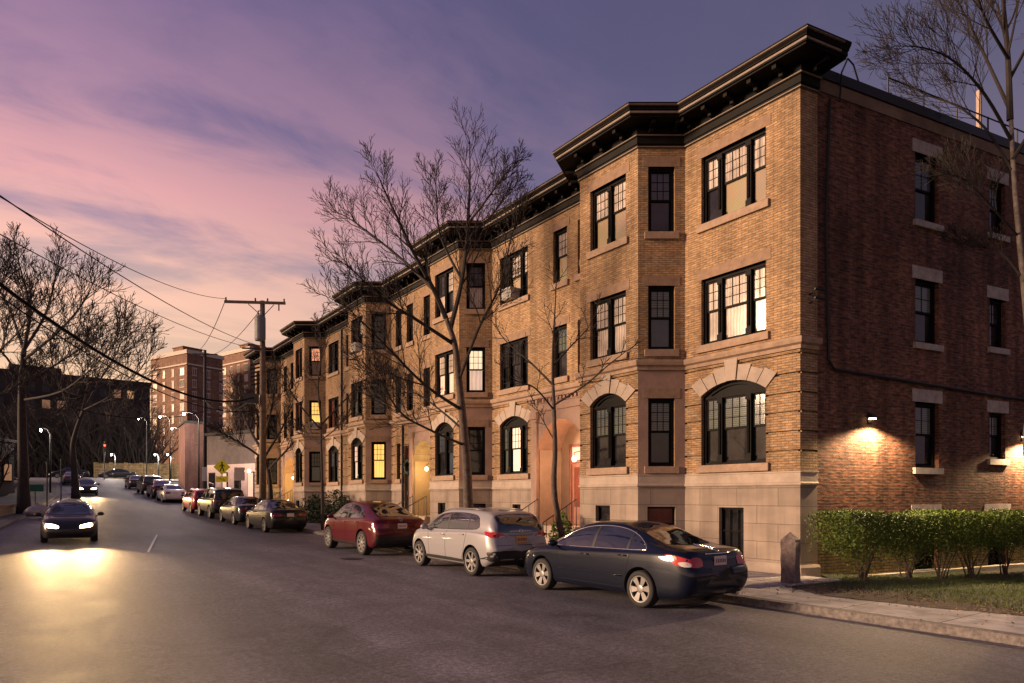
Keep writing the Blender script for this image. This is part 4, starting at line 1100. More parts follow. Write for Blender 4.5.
    if not lo:
        for s in (-1, 1):
            f = lambda u, v, o, s=s: side_p(u, v, s, o)
            belt = lambda u: smooth_interp(spec['zs'], u)-.0
            pm = (spec['posts'][0][0]+spec['posts'][0][1])/2
            fd = w1-r_-.22
            lines = [[(fd+.06, belt(fd)-.03), (fd+.03, .75), (fd, zsill+.05), (fd-.05, zsill)], [(pm, belt(pm)), (pm, .7), (pm, zsill)], [(fd-.05, zsill), (pm, zsill), (w0+r_+.12, zsill)],
                     [(w0+r_+.12, zsill), (w0+r_+.02, zsill+.2), (w0+.28, .82), (w0+.22, belt(w0+.2)-.02)]]
            bb = MB()
            for ln in lines:
                L_ = catmull(ln, 5); bb.tube([f(u, v, -.0015) for u, v in L_], .0055, 5)
            bb.build('door_seam', M_gap, e, uv=False)
            hb = MB(); 
            for hy in (pm+.14, w0+.42):
                hb = MB(); z = belt(hy)-.09; hb.tube([f(hy-.10, z, .0), f(hy-.09, z, .026), f(hy+.09, z, .026), f(hy+.10, z, .0)], .013, 6); hb.build('door_handle', mat, e, smooth=True, uv=False)

            if spec is SEDAN:
                bb = MB(); bb.tube([f(u, .52, .006) for u in [lerp(w0+r_+.12, fd-.02, k/10) for k in range(11)]], .014, 6); bb.build('side_moulding', mat, e, smooth=True, uv=False)
    # mirrors
    for s in (-1, 1):
        y = spec['dlo'][0][0]-.22; z = smooth_interp(spec['zs'], y)+.10; hwm = smooth_interp(spec['hw'], y)
        bb = MB(); M = Matrix.Translation((s*(hwm+.10), y, z)) @ Matrix.Diagonal((.115, .075, .075, 1))
        bb.lathe([(math.sin(PI*k/8), -math.cos(PI*k/8)) for k in range(9)], 12, M)
        bb.tube([(s*(hwm-.09), y+.02, z-.09), (s*(hwm+.05), y, z-.04)], .025, 6)
        bb.build('wing_mirror', M_plastic if lo else mat, e, smooth=True, uv=False)
    # lamps
    zl = smooth_interp(spec['zs'], ys0+.12)
    def both(name, poly, mt, off, parent=e, mode='back', cuts=2):
        r = []
        for s in (-1, 1):
            if mode == 'back': fn = lambda u, v, o, s=s: back_p(u*s, v, o)
            elif mode == 'front': fn = lambda u, v, o, s=s: back_p(u*s, v, o, 1)
            else: fn = lambda u, v, o, s=s: side_p(u, v, s, o)
            r.append(patch(name, poly, fn, mt, parent, off=off, cuts=cuts))
        return r
    y0 = ys0
    if taillight == 'sedan':
        both('taillight', [(y0+.08, .79), (y0+.28, .80), (y0+.46, .91), (y0+.50, .965), (y0+.3, .955), (y0+.1, .90)], M_red_l, .008, mode='side')
        both('taillight', [(.46, .78), (.60, .76), (.72, .78), (.72, .88), (.6, .93), (.46, .90)], M_red_l, .008)
        both('reverse_light', [(y0+.06, .775), (y0+.17, .785), (y0+.24, .84), (y0+.14, .86), (y0+.07, .83)], M_clear, .013, mode='side')
        both('indicator', [(y0+.26, .89), (y0+.44, .93), (y0+.46, .95), (y0+.3, .945)], M_amber, .013, mode='side')
    elif taillight == 'suv':
        both('taillight', [(.40, .97), (.58, .96), (.80, .95), (.80, 1.06), (.66, 1.09), (.46, 1.01)], M_red_l, .008)
        both('taillight', [(y0+.02, .96), (y0+.16, .97), (y0+.30, 1.02), (y0+.38, 1.09), (y0+.2, 1.08), (y0+.03, 1.05)], M_red_l, .008, mode='side')
        both('reverse_light', [(.46, .965), (.62, .955), (.62, .98), (.48, .99)], M_clear, .013)
    else:
        h0 = zl-.24
        both('taillight', [(hwb(spec, y0)*.55, h0+.06), (hwb(spec, y0)*.98, h0+.04), (hwb(spec, y0)*1.0, h0+.18), (hwb(spec, y0)*.6, h0+.17)], M_red_d, .008)
        both('taillight', [(y0+.05, h0+.04), (y0+.25, h0+.08), (y0+.34, h0+.17), (y0+.06, h0+.17)], M_red_d, .008, mode='side')
    hz = smooth_interp(spec['zs'], ys1-.1)
    hl = both('headlight', [(hwb(spec, ys1-.05)*.55, hz-.06), (hwb(spec, ys1-.12)*1.02, hz-.02), (hwb(spec, ys1-.12)*1.0, hz+.10), (hwb(spec, ys1-.05)*.6, hz+.03)], lightmat or M_clear, .008, mode='front')
    both('headlight', [(ys1-.12, hz-.02), (ys1-.40, hz+.09), (ys1-.52, hz+.15), (ys1-.2, hz+.10)], M_clear, .008, mode='side')
    gp = [(-.42, hz-.10), (.42, hz-.10), (.36, hz+.02), (-.36, hz+.02)]
    patch('grille', gp, lambda u, v, o: back_p(u, v, o, 1), M_plastic, e, off=.006, smooth_poly=False)
    # plate
    pz = {'suv': .90, 'sedan': .86}.get(taillight, zl-.13)
    pl = MB(); c0 = back_p(0, pz, .0); yb_ = min(back_p(q, pz+w_, 0).y for q in (-.15, 0, .15) for w_ in (-.07, .07)) - .012
    pl.box(-.155, .155, yb_-.006, yb_+.012, pz-.077, pz+.077); po = pl.build('license_plate', M_plate_o if plate == 'o' else M_plate_w, e, uv=False)
    if not lo:
        mk = MB()
        for i, w_ in enumerate((.03, .03, .03, .03, .03, .03)):
            x = -.115 + i*.046; mk.box(x-.013, x+.013, yb_-.009, yb_-.0065, pz-.035, pz+.03)
        mk.build('plate_characters', M_plate_mark if plate == 'w' else simple('plate_blue', (.05, .05, .16), .6), po, uv=False)
        # chrome bar over the plate and a plain ring badge
        cb = MB(); zz = pz+.115
        cb.tube([back_p(q, zz, .012) for q in (-.33, -.2, 0, .2, .33)], .014, 6); cb.build('trunk_bar', M_chrome if taillight == 'sedan' else mat, e, uv=False, smooth=True)
        bd_ = MB(); zb_ = zz+.075
        bd_.tube([back_p(.048*math.cos(2*PI*k/20), zb_+.048*math.sin(2*PI*k/20), .008) for k in range(21)], .008, 5, cap=False)
        if taillight == 'sedan': bd_.tube([back_p(-.058, zb_, .010), back_p(.058, zb_, .010)], .009, 5)
        bd_.build('badge', M_chrome, e, uv=False, smooth=True)
        # bumper line and trunk seam
        bs = MB(); zz = zsill+.30
        bs.tube([back_p(lerp(-hwb(spec, y0)*.97, hwb(spec, y0)*.97, k/14), zl-.27, -.001) for k in range(15)], .006, 5); bs.build('bumper_seam', M_gap, e, uv=False)
        ex = MB(); ex.tube([(.42, ys0-.0, .27), (.42, ys0+.35, .29)], .033, 10); ex.build('exhaust_pipe', M_chrome, e, uv=False)
    if lowerclad:
        both('bumper_cladding', [(.02, .40), (.80, .40), (.84, .52), (.78, .64), (.02, .62)], M_plastic, .008)
        both('side_cladding', [(w0+r_+.10, .30), (w1-r_-.10, .30), (w1-r_-.10, .37), (w0+r_+.10, .37)], M_plastic, .006, mode='side')
    if roofbar:
        for s in (-1, 1):
            bb = MB(); bb.tube([top_p(s*.56, q, .03) for q in (-1.4, -.9, -.3, .2, .5)], .016, 6); bb.build('roof_rail', M_alloy, e, uv=False, smooth=True)
        bb = MB(); bb.box(-.5, .5, ys0-.0+.28, ys0+.55, spec['zt'][4][1]-.02, spec['zt'][4][1]+.025); 
    # wheels
    tm, rm = wheel_mesh(spec, spokes, True); first = None
    for wy in (w0, w1):
        for s in (1, -1):
            we = bpy.data.objects.new('wheel', None); COL.objects.link(we); we.parent = e
            we.location = (s*(spec['hwheel']-spec['tw']/2-.015), wy, spec['wr']); we.rotation_euler = (random.uniform(0, 1), 0, 0 if s > 0 else PI)
            if first is None:
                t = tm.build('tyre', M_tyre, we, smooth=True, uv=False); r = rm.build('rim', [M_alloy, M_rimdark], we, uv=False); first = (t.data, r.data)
            else:
                for nm_, dt in (('tyre', first[0]), ('rim', first[1])):
                    o = bpy.data.objects.new(nm_, dt); COL.objects.link(o); o.parent = we
    return e
def hwb(spec, y): return smooth_interp(spec['hw'], y)

def park(e, x, y, extra=0.0):
    pitch = math.atan2(zroad(y+1.3)-zroad(y-1.3), 2.6)
    e.location = (x, y, zroad(y)+.003); e.rotation_euler = (pitch, 0, extra)
G_CAR = 'cars parked along the kerb'
random.seed(4)
c1 = car('dark blue four door sedan parked nearest the stone bollard', '', SEDAN, paint('navy_paint', (.0025, .0048, .015), .3, .2), group=G_CAR, spokes=6, taillight='sedan')
park(c1, -4.90, .83)
c2 = car('silver compact crossover with orange plate parked behind the dark blue sedan', '', SUV, paint('silver_paint', (.31, .30, .315), .5, .24), group=G_CAR, spokes=7, plate='o', taillight='suv', chrome=2, roofbar=True, lowerclad=True)
park(c2, -4.88, 6.35)
c3 = car('dark red coupe crossover parked in front of the silver crossover', '', COUPE, paint('maroon_paint', (.085, .007, .010), .3, .2), group=G_CAR, spokes=10, taillight='plain', chrome=2, lowerclad=True)
park(c3, -4.92, 12.85)
c4 = car('black sedan with white plate parked beside the evergreen shrubs', '', SEDAN, paint('black_paint', (.012, .012, .014), .3), group=G_CAR, lo=True, taillight='plain', chrome=2)
park(c4, -4.80, 24.3)
c5 = car('charcoal sedan parked one place up the hill from the black sedan', '', SEDAN, paint('charcoal_paint', (.028, .028, .034), .4), group=G_CAR, lo=True, taillight='plain', chrome=2)
park(c5, -4.75, 30.2)
c6 = car('tall dark off-roader parked between the charcoal sedan and the small red car', '', PICK, paint('dark_olive_paint', (.022, .020, .017), .3), group=G_CAR, lo=True, taillight='plain', chrome=2)
park(c6, -4.65, 36.2)
c7 = car('small bright red car parked beyond the tall dark off-roader', '', SUV, paint('red_paint', (.33, .02, .03), .2), group=G_CAR, lo=True, taillight='plain', chrome=2)
park(c7, -4.75, 41.6)
c8 = car('white sedan parked far up the hill', '', SEDAN, paint('white_paint', (.62, .58, .57), .0), group=G_CAR, lo=True, taillight='plain', chrome=2)
park(c8, -4.55, 54.6)
c9 = copy_tree(c3); c9['label'] = 'dark maroon crossover parked just beyond the white sedan'; park(c9, -4.45, 60.6)
c10 = copy_tree(c6); c10['label'] = 'dark off-roader last but one in the parked row, near the hilltop'; park(c10, -4.45, 67.5)
c11 = copy_tree(c4); c11['label'] = 'black sedan at the very top of the hill, last of the parked row'; park(c11, -4.6, 77.0)
c12 = copy_tree(c5); c12['label'] = 'dark sedan parked at the left kerb near the hilltop'; park(c12, -10.3, 84.0)
for src, xx, lab in ((c4, -9.5, 'dark sedan parked along the pale wall at the road end, left one'), (c5, -3.6, 'charcoal car parked along the pale wall at the road end, right one')):
    q = copy_tree(src); q['label'] = lab; q.location = (xx, 106.5, zroad(106.5)+.02); q.rotation_euler = (0, 0, PI/2); q['group'] = 'cars parked by the end wall'
# ================================================================ TREES, HEDGE, PLANTS
M_bark = simple('grey_bark', (.085, .062, .050), .9, noise=.5, nscale=7, bump=.9, bscale=22)
M_twig = simple('twig_bark', (.022, .016, .014), .9, noise=.3, nscale=6)
M_birch = simple('birch_bark', (.13, .105, .092), .85, noise=.65, nscale=5, bump=.5, bscale=14)
M_darkbark = simple('dark_bark', (.035, .027, .026), .9, noise=.4, nscale=5)

def rnd_perp(d, rng):
    v = Vector((rng.gauss(0, 1), rng.gauss(0, 1), rng.gauss(0, 1)))
    v = v - d*v.dot(d)
    return v.normalized()

def grow(b, p, d, L, r, lvl, rng, spread=.75, up=.12, kids=(7, 6, 5, 4), minr=.0045, wig=.10, start=.25, maxlvl=3):
    """one branch: a wandering tapered tube, with side branches that get shorter towards the tip"""
    n = 7 if lvl <= 1 else 5 if lvl == 2 else 4
    pts = [p.copy()]; ds = [d.copy()]
    for i in range(n):
        d = (d + rnd_perp(d, rng)*wig*rng.random()*(1.5 if lvl < 2 else .8) + Vector((0, 0, up*(.6+.5*i/n)))*.5).normalized()
        p = p + d*(L/n); pts.append(p.copy()); ds.append(d.copy())
    rad = [max(minr*.8, r*(1-.82*i/n)) for i in range(n+1)]
    b.tube(pts, rad, 6 if r > .05 else 4 if r > .016 else 3, cap=False)
    if lvl >= maxlvl: return
    k = kids[min(lvl, len(kids)-1)]
    ph = rng.random()*6.28
    for i in range(k):
        t = lerp(start, .97, (i+rng.random()*.7)/k); q = t*n; a = min(int(q), n-1); f = q-a
        bp = pts[a].lerp(pts[a+1], f); bd = ds[a+1]
        ph += 2.4 + rng.uniform(-.4, .4)
        o1 = bd.orthogonal().normalized(); o2 = bd.cross(o1)
        side = o1*math.cos(ph) + o2*math.sin(ph)
        nd = (bd*(1-.35*spread) + side*spread*rng.uniform(.7, 1.15) + Vector((0, 0, .10))).normalized()
        ll = L*lerp(.66, .34, t)*rng.uniform(.75, 1.2); rr = max(minr, rad[a]*lerp(.55, .6, t))
        grow(b, bp, nd, ll, min(rr, r*.6), lvl+1, rng, spread, up, kids, minr, wig, .18, maxlvl)

def limb_path(pts, rng, jit=0.0):
    P = catmull([tuple(p) for p in pts], 4)
    return [Vector(p) for p in P]

def tree(name, label, group, trunk, r0, limbs, seed, mat, mat2, cat='bare tree', base=None, maxlvl=3, kids=(7, 6, 5, 4), twig_from=.25, minr=.0045, spread=.75, up=.12, leader=None, sub_L=.42, trim=1.0):
    """trunk: list of points; limbs: lists (points, r0) of main limbs that carry the finer branches"""
    rng = random.Random(seed)
    base = Vector(trunk[0])
    e = empty(name, base, 0, label, cat, group)
    t = MB(); P = limb_path(trunk, rng); n = len(P)
    rad = [r0*(1-.55*i/(n-1)) * (1+.35*max(0, 1-i/3.0)) for i in range(n)]
    t.tube([p-base for p in P], rad, 12, cap=True)
    t.build('trunk', mat, e, smooth=True)
    c = MB()
    for (pts, rl) in limbs:
        Q = limb_path(pts, rng); Q = Q[:max(4, int(len(Q)*trim))]; m = len(Q)
        rr = [max(.008, rl*(1-.85*i/(m-1))) for i in range(m)]
        c.tube([q-base for q in Q], rr, 7, cap=False)
        total = sum((Q[i+1]-Q[i]).length for i in range(m-1))
        nb = kids[0]*2; ph = rng.random()*6.28
        for i in range(nb):
            tt = lerp(twig_from, .99, (i+rng.random()*.8)/nb); qf = tt*(m-1); a = min(int(qf), m-2); bp = Q[a].lerp(Q[a+1], qf-a); bd = (Q[a+1]-Q[a]).normalized()
            ph += 2.4; o1 = bd.orthogonal().normalized(); o2 = bd.cross(o1); sd = o1*math.cos(ph)+o2*math.sin(ph)
            nd = (bd*.8 + sd*spread + Vector((0, 0, .15))).normalized()
            grow(c, bp-base, nd, total*sub_L*lerp(.85, .35, tt)*rng.uniform(.7, 1.2), max(minr*1.6, rr[a]*.5), 1, rng, spread, up, kids, minr, maxlvl=maxlvl)
    c.build('crown', mat2, e, smooth=False, uv=False)
    return e

rng = random.Random(11)
# ---- the tall street tree between the silver and the red car; heights and spread measured, depth of each limb free
TB = Vector((-3.35, 8.95, zroad(8.95)+.05)); DT = 20.95
def T(px, py, dd=0): return at(px, py, DT+dd)
trunk = [TB, T(467, 470), T(463, 420), T(459, 380), T(455, 345, -.1), T(446, 318, -.1)]
limbs = [
    ([T(446, 318, -.1), T(434, 290, -.4), T(415, 255, -.9), T(396, 215, -1.4), T(380, 180, -1.8), T(372, 158, -2.0)], .11),
    ([T(434, 290, -.4), T(405, 262, .6), T(372, 235, 1.2), T(345, 216, 1.6), T(324, 208, 1.8)], .075),
    ([T(455, 345), T(420, 322, -.8), T(385, 300, -1.6), T(350, 268, -2.2), T(320, 248, -2.5)], .08),
    ([T(450, 330, .2), T(462, 280, .5), T(468, 225, .7), T(470, 170, .6), T(468, 118, .5)], .105),
    ([T(462, 280, .5), T(440, 235, 1.2), T(436, 190, 1.5), T(430, 160, 1.6)], .06),
    ([T(467, 225, .7), T(490, 195, -.4), T(508, 170, -1.0), T(526, 150, -1.3)], .055),
    ([T(466, 240, .7), T(492, 215, 1.9), T(510, 190, 2.4), T(528, 182, 2.7)], .045),
    ([T(459, 380), T(478, 330, -.8), T(500, 285, -1.6), T(512, 235, -2.1), T(522, 205, -2.4)], .065),
    ([T(462, 410), T(425, 385, -.9), T(385, 345, -1.7), T(350, 310, -2.4), T(318, 285, -2.8)], .07),
    ([T(463, 430), T(440, 410, .8), T(412, 392, 1.4), T(380, 400, 1.8), T(352, 385, 2.0)], .05),
    ([T(464, 445), T(430, 430, -1.2), T(400, 412, -1.8), T(376, 375, -2.3), T(350, 352, -2.6)], .055),
]
tree('street_tree', 'tall leafless street tree on the pavement between the silver and the red cars', None, trunk, .155, [(a_, r_*.8) for a_, r_ in limbs], 5, M_bark, M_twig, kids=(9, 6, 4, 2), minr=.0082, sub_L=.46, up=.12, spread=.58, trim=.9)

# ---- slim sapling in front of the lit entrance
SB = Vector((-2.75, 4.95, zroad(4.95)+.1)); DS = 17.1
S_ = lambda px, py, dd=0: at(px, py, DS+dd)
tree('sapling_tree', 'slim young street tree with forked branches before the orange lit entrance', None,
     [SB, S_(555, 500), S_(555, 450), S_(554, 410), S_(553, 385)], .085,
     [([S_(553, 385), S_(553, 350), S_(555, 310, .2), S_(557, 272, .3)], .042), ([S_(554, 405), S_(585, 385, -.5), S_(612, 362, -.9), S_(635, 345, -1.1)], .030),
      ([S_(553, 385), S_(530, 362, .5), S_(505, 340, .9), S_(490, 318, 1.1)], .032), ([S_(554, 410), S_(535, 388, -.5), S_(515, 380, -.9), S_(500, 362, -1.2)], .026),
      ([S_(554, 365), S_(572, 345, .5), S_(590, 325, .8), S_(600, 300, .9)], .026), ([S_(554, 440), S_(540, 415, .5), S_(531, 395, .8)], .018)],
     8, M_bark, M_twig, kids=(4, 4, 3, 2), minr=.0085, maxlvl=2, sub_L=.38)

# ---- pale barked tree on the lawn at the frame's right
RB = side_pt(9.3, 2.6, -.35); DR = 16.4
R_ = lambda px, py, dd=0: at(px, py, DR+dd)
tree('birch_tree', 'leafless pale barked tree on the lawn before the red brick side wall', None,
     [RB, R_(1036, 480), R_(1032, 380), R_(1023, 275), R_(1015, 190), R_(1011, 120)], .10,
     [([R_(1010, 120), R_(1008, 60), R_(1003, 0), R_(996, -80, .3), R_(992, -150, .4)], .075),
      ([R_(1011, 140), R_(985, 95, -.6), R_(955, 62, -1.1), R_(925, 48, -1.5), R_(893, 46, -1.8)], .042), ([R_(1010, 110), R_(982, 50, .8), R_(960, 5, 1.2), R_(935, -45, 1.5)], .045),
      ([R_(1012, 170), R_(985, 128, .7), R_(955, 105, 1.1), R_(920, 92, 1.4), R_(892, 66, 1.6)], .036), ([R_(1009, 60), R_(985, 18, -.8), R_(968, -30, -1.3), R_(945, -70, -1.6)], .040),
      ([R_(1020, 275), R_(1000, 252, .2), R_(975, 245, .3), R_(950, 238, .4)], .034), ([R_(1012, 160), R_(1045, 110, -.4), R_(1080, 60, -.6), R_(1110, 0, -.8)], .05),
      ([R_(1009, 80), R_(1035, 30, .6), R_(1060, -30, 1), R_(1080, -80, 1.2)], .045), ([R_(1017, 235), R_(990, 205, -.7), R_(965, 180, -1.2), R_(940, 172, -1.5)], .028)],
     21, M_birch, M_twig, kids=(10, 7, 4, 3), minr=.006, sub_L=.48, spread=.5, up=.13)

# ---- big dark trees on the left pavement
def left_tree(label, base, depth, trunkpx, limbpx, r0, seed, kids=(9, 6, 4, 2), minr=.016, sub_L=.46):
    f = lambda q: at(q[0], q[1], depth + (q[2] if len(q) > 2 else 0))
    tr = [Vector(base)] + [f(q) for q in trunkpx]
    return tree('roadside_tree', label, None, tr, r0, [([f(q) for q in L_], rl*.46) for L_, rl in limbpx], seed, M_darkbark, M_darkbark, kids=kids, minr=minr, sub_L=sub_L, spread=.55, up=.10, trim=.93)
bx = at(24, 490, 40); 
left_tree('large spreading leafless tree at the left edge beside the parked trash bag', (bx.x, bx.y, zroad(bx.y)), 40, [(23, 460), (22, 420), (22, 380), (24, 350)],
    [([(24, 350), (10, 310, 2), (-5, 280, 3), (-12, 250, 4)], .22), ([(24, 350), (30, 310), (22, 275, -1), (12, 235, -2)], .24), ([(24, 350), (45, 315, 2), (55, 280, 3), (62, 245, 4)], .22), ([(24, 360), (60, 330, -2), (85, 300, -3), (98, 270, -4)], .2),
     ([(23, 385), (60, 362, 2), (95, 340, 4), (130, 318, 5)], .17), ([(23, 400), (60, 392, -2), (90, 370, -4), (118, 340, -5), (148, 318, -6)], .16), ([(22, 380), (0, 350, -2), (-30, 330, -3), (-60, 300, -4)], .16), ([(22, 420), (50, 415, 2), (78, 395, 3), (100, 372, 4)], .1)],
    .30, 31)
bx = at(76, 487, 58)
left_tree('leafless tree with a leaning trunk farther up the left pavement', (bx.x, bx.y, zroad(bx.y)), 58, [(74, 465), (73, 445), (78, 425), (84, 410)],
    [([(84, 410), (100, 380, 2), (118, 350, 3), (128, 322, 4)], .2), ([(80, 420), (62, 390, -2), (52, 360, -3), (50, 330, -4)], .18), ([(84, 410), (112, 395, -2), (140, 370, -3), (158, 335, -4)], .18), ([(76, 440), (105, 425, 2), (130, 405, 4), (150, 398, 5)], .12), ([(80, 418), (88, 380), (86, 345), (90, 310)], .16)],
    .28, 33, minr=.019)
bx = at(-2, 500, 30)
left_tree('dark leafless tree cut by the left frame edge', (bx.x-1.2, bx.y, zroad(bx.y)), 31, [(-28, 440), (-30, 400), (-28, 360)],
    [([(-28, 360), (-10, 320, 1), (2, 285, 2), (8, 250, 2)], .16), ([(-28, 380), (0, 350, -1), (20, 330, -2), (38, 300, -2)], .14), ([(-29, 400), (5, 392, 1), (30, 375, 2), (50, 350, 2)], .1), ([(-28, 360), (-40, 300), (-50, 240), (-60, 180)], .16)],
    .30, 35, kids=(10, 7, 5, 3), minr=.011)
# ---- smaller trees beyond the row: near the pole and the far pavement
bx = at(268, 492, 47)
def small(label, basepx, depth, trunkpx, limbpx, r0, seed, mat=None, kids=(8, 6, 5, 3), minr=.013, bx_=None):
    b0 = at(*basepx, depth); f = lambda q: at(q[0], q[1], depth + (q[2] if len(q) > 2 else 0))
    return tree('young_tree', label, None, [Vector((b0.x, b0.y, zroad(b0.y)+.1))] + [f(q) for q in trunkpx], r0, [([f(q) for q in L_], rl) for L_, rl in limbpx], seed, mat or M_darkbark, mat or M_darkbark, kids=kids, minr=minr, spread=.55, up=.1)
small('low spreading dark tree in front of the last bay near the utility pole', (271, 494), 44, [(270, 480), (266, 462), (262, 450)],
      [([(262, 450), (250, 430, 1), (240, 405, 2), (236, 385, 2)], .11), ([(262, 450), (258, 420, -1), (252, 395, -2)], .1), ([(264, 458), (280, 432, 1), (290, 410, 1.5), (296, 395, 1.5)], .09), ([(268, 470), (285, 452, -1), (300, 436, -1.5), (312, 425, -2)], .08), ([(265, 460), (245, 446, -1.5), (228, 436, -2), (215, 430, -2)], .08), ([(262, 450), (270, 415), (274, 390), (272, 370)], .09)],
      .17, 41)
small('thin bare tree before the third bay beside the evergreen shrubs', (323, 500), 31.5, [(322, 470), (321, 440), (321, 420)],
      [([(321, 420), (318, 385, .5), (322, 350, .8), (318, 320, 1)], .05), ([(321, 430), (300, 405, -.5), (285, 380, -.8), (275, 360, -1)], .045), ([(321, 425), (345, 400, .6), (365, 380, 1), (385, 372, 1)], .045), ([(321, 445), (305, 432, .5), (288, 425, .8)], .03), ([(321, 440), (340, 425, -.5), (352, 405, -.8)], .035)],
      .075, 43, kids=(5, 5, 4, 2), minr=.013)
small('bare tree behind the yellow crossing sign', (247, 490), 66, [(247, 470), (246, 450)],
      [([(246, 450), (236, 425, 1), (230, 400, 2)], .1), ([(246, 450), (252, 420), (256, 392)], .1), ([(246, 455), (262, 436, 1), (272, 420, 1)], .08), ([(246, 455), (226, 446, -1), (212, 436, -2)], .07)], .15, 45, minr=.014)

# ---- leaves scattered as small faces
def leaf_cloud(b, n, fn, size, rng, flat=.4):
    for _ in range(n):
        p = fn(rng)
        if p is None: continue
        d = Vector((rng.gauss(0, 1), rng.gauss(0, 1), rng.gauss(0, 1)+flat)).normalized()
        u = d.orthogonal().normalized(); a = rng.random()*6.28; w = d.cross(u)
        u, w = u*math.cos(a)+w*math.sin(a), w*math.cos(a)-u*math.sin(a)
        s = size*rng.uniform(.6, 1.25); 
        b.add([p-u*s, p+w*s*.45+d*s*.1, p+u*s, p-w*s*.45+d*s*.1], [(0, 1, 2, 3)])

def leafmat(name, c1, c2, rough=.35):
    m = bpy.data.materials.new(name); N, L = nodes_of(m); b = N['Principled BSDF']
    gi = N.new('ShaderNodeNewGeometry'); cr = N.new('ShaderNodeValToRGB')
    cr.color_ramp.elements[0].color = (*c1, 1); cr.color_ramp.elements[1].color = (*c2, 1)
    L.new(gi.outputs['Random Per Island'], cr.inputs['Fac']); L.new(cr.outputs['Color'], b.inputs['Base Color'])
    setin(b, 'Roughness', rough); setin(b, 'Specular IOR Level', .22)
    return m
M_hedge = leafmat('hedge_leaf', (.035, .062, .012), (.125, .18, .028), .55)
M_ever = leafmat('evergreen_leaf', (.012, .022, .012), (.035, .055, .025), .5)
M_grass = leafmat('grass_blade', (.030, .052, .012), (.16, .19, .045), .6)
M_litter = leafmat('dry_leaf', (.10, .06, .03), (.28, .20, .12), .8)

# clipped hedge: a dense crown carried by separate clumps of bare stems
rng = random.Random(3)
he = empty('hedge', side_pt(.9, 1.0, 0), 0, 'clipped glossy green hedge on bare stems along the brick side wall', 'hedge')
HB = Vector(he.location)
clumps = [.75, 2.35, 3.55, 4.75, 6.2, 7.5, 8.8, 10.2, 11.6, 13.0]
def hedge_gnd(Lm): return interp([(0, .10), (2, .04), (8, -.16), (20, -.3)], Lm)
def hedge_bottom(Lm):
    dmin = min(abs(Lm-c) for c in clumps)
    return .50 + .16*min(1, dmin/.6) + .10*math.sin(Lm*5.3) + .06*math.sin(Lm*11.7+1)
def hf(r):
    Lm = r.uniform(-.12, 13.6); out = r.gauss(1.02, .34)
    top = 1.52 - .006*Lm + .05*math.sin(Lm*2.1) + .03*math.sin(Lm*7.7) + abs(r.gauss(0, .035)); bot = hedge_bottom(Lm)
    if out < .45 or out > 1.62: return None
    u = r.random()
    z = lerp(bot, top, u**.72)
    if z < bot + .12 and r.random() < .4: return None
    if Lm < .2 and r.random() > (Lm+.15)/.35+.25: return None
    edge = abs(out-1.02)/.6
    if z > top-.10*edge*edge-.0 and edge > .8: return None
    return side_pt(Lm-.3, out, z) - HB
fo = MB(); leaf_cloud(fo, 85000, hf, .031, rng, .7)
def hf2(r):
    Lm = r.uniform(-.10, 13.6); return side_pt(Lm-.3, r.uniform(.5, 1.55), 1.53 - .006*Lm + .05*math.sin(Lm*2.1) + .03*math.sin(Lm*7.7) + r.gauss(0, .03)) - HB
leaf_cloud(fo, 20000, hf2, .030, rng, 1.0)
def hf3(r):
    c = r.choice(clumps); return side_pt(c+r.gauss(0, .28), 1.0+r.gauss(0, .22), r.uniform(.25, .9)) - HB
leaf_cloud(fo, 3000, hf3, .030, rng, .5)
fo.build('foliage', M_hedge, he, recalc=False, uv=False)
for c in clumps:
    sm = MB(); g0 = hedge_gnd(c)
    for i in range(9):
        a = rng.random()*6.28; q = side_pt(c+rng.gauss(0, .05), 1.0+rng.gauss(0, .05), g0-.05) - HB
        t1 = q + Vector((math.cos(a)*.12, math.sin(a)*.10, .35)); t2 = q + Vector((math.cos(a)*rng.uniform(.25, .55), math.sin(a)*.3, rng.uniform(.75, 1.1)))
        sm.tube([q, t1, t2], [.02, .014, .007], 5)
    sm.build('stem', M_bark, he, uv=False)

# lawn surface between the pavement and the side wall
lawn = MB(); nx, ny = 26, 10; X0 = -2.145
pts = []
for j in range(ny+1):
    for i in range(nx+1):
        Lm = lerp(-2.3, 17, i/nx); out = lerp(-.04, 9.0, j/ny)
        q = side_pt(Lm, out, 0)
        x = max(q.x, X0); y = min(q.y, -.955 if q.x < .02 else 9)
        t = max(0, min(1, (x-X0)/3.2)); z = lerp(.128, hedge_gnd(Lm)-.0, t) + .03*math.sin(x*1.7+y)*t
        lawn.v.append((x, y, z))
for j in range(ny):
    for i in range(nx):
        a = j*(nx+1)+i; lawn.f.append((a, a+1, a+nx+2, a+nx+1)); lawn.mi.append(0)
lo_ = lawn.build('lawn', M_lawn, smooth=True, recalc=False); tag(lo_, kind='structure')
bmx = bmesh.new(); bmx.from_mesh(lo_.data); lawn_bvh = BVHTree.FromBMesh(bmx); bmx.free()
def on_lawn(x, y):
    h = lawn_bvh.ray_cast(Vector((x, y, 5)), Vector((0, 0, -1)))
    return h[0]
gb = MB(); rng = random.Random(9)
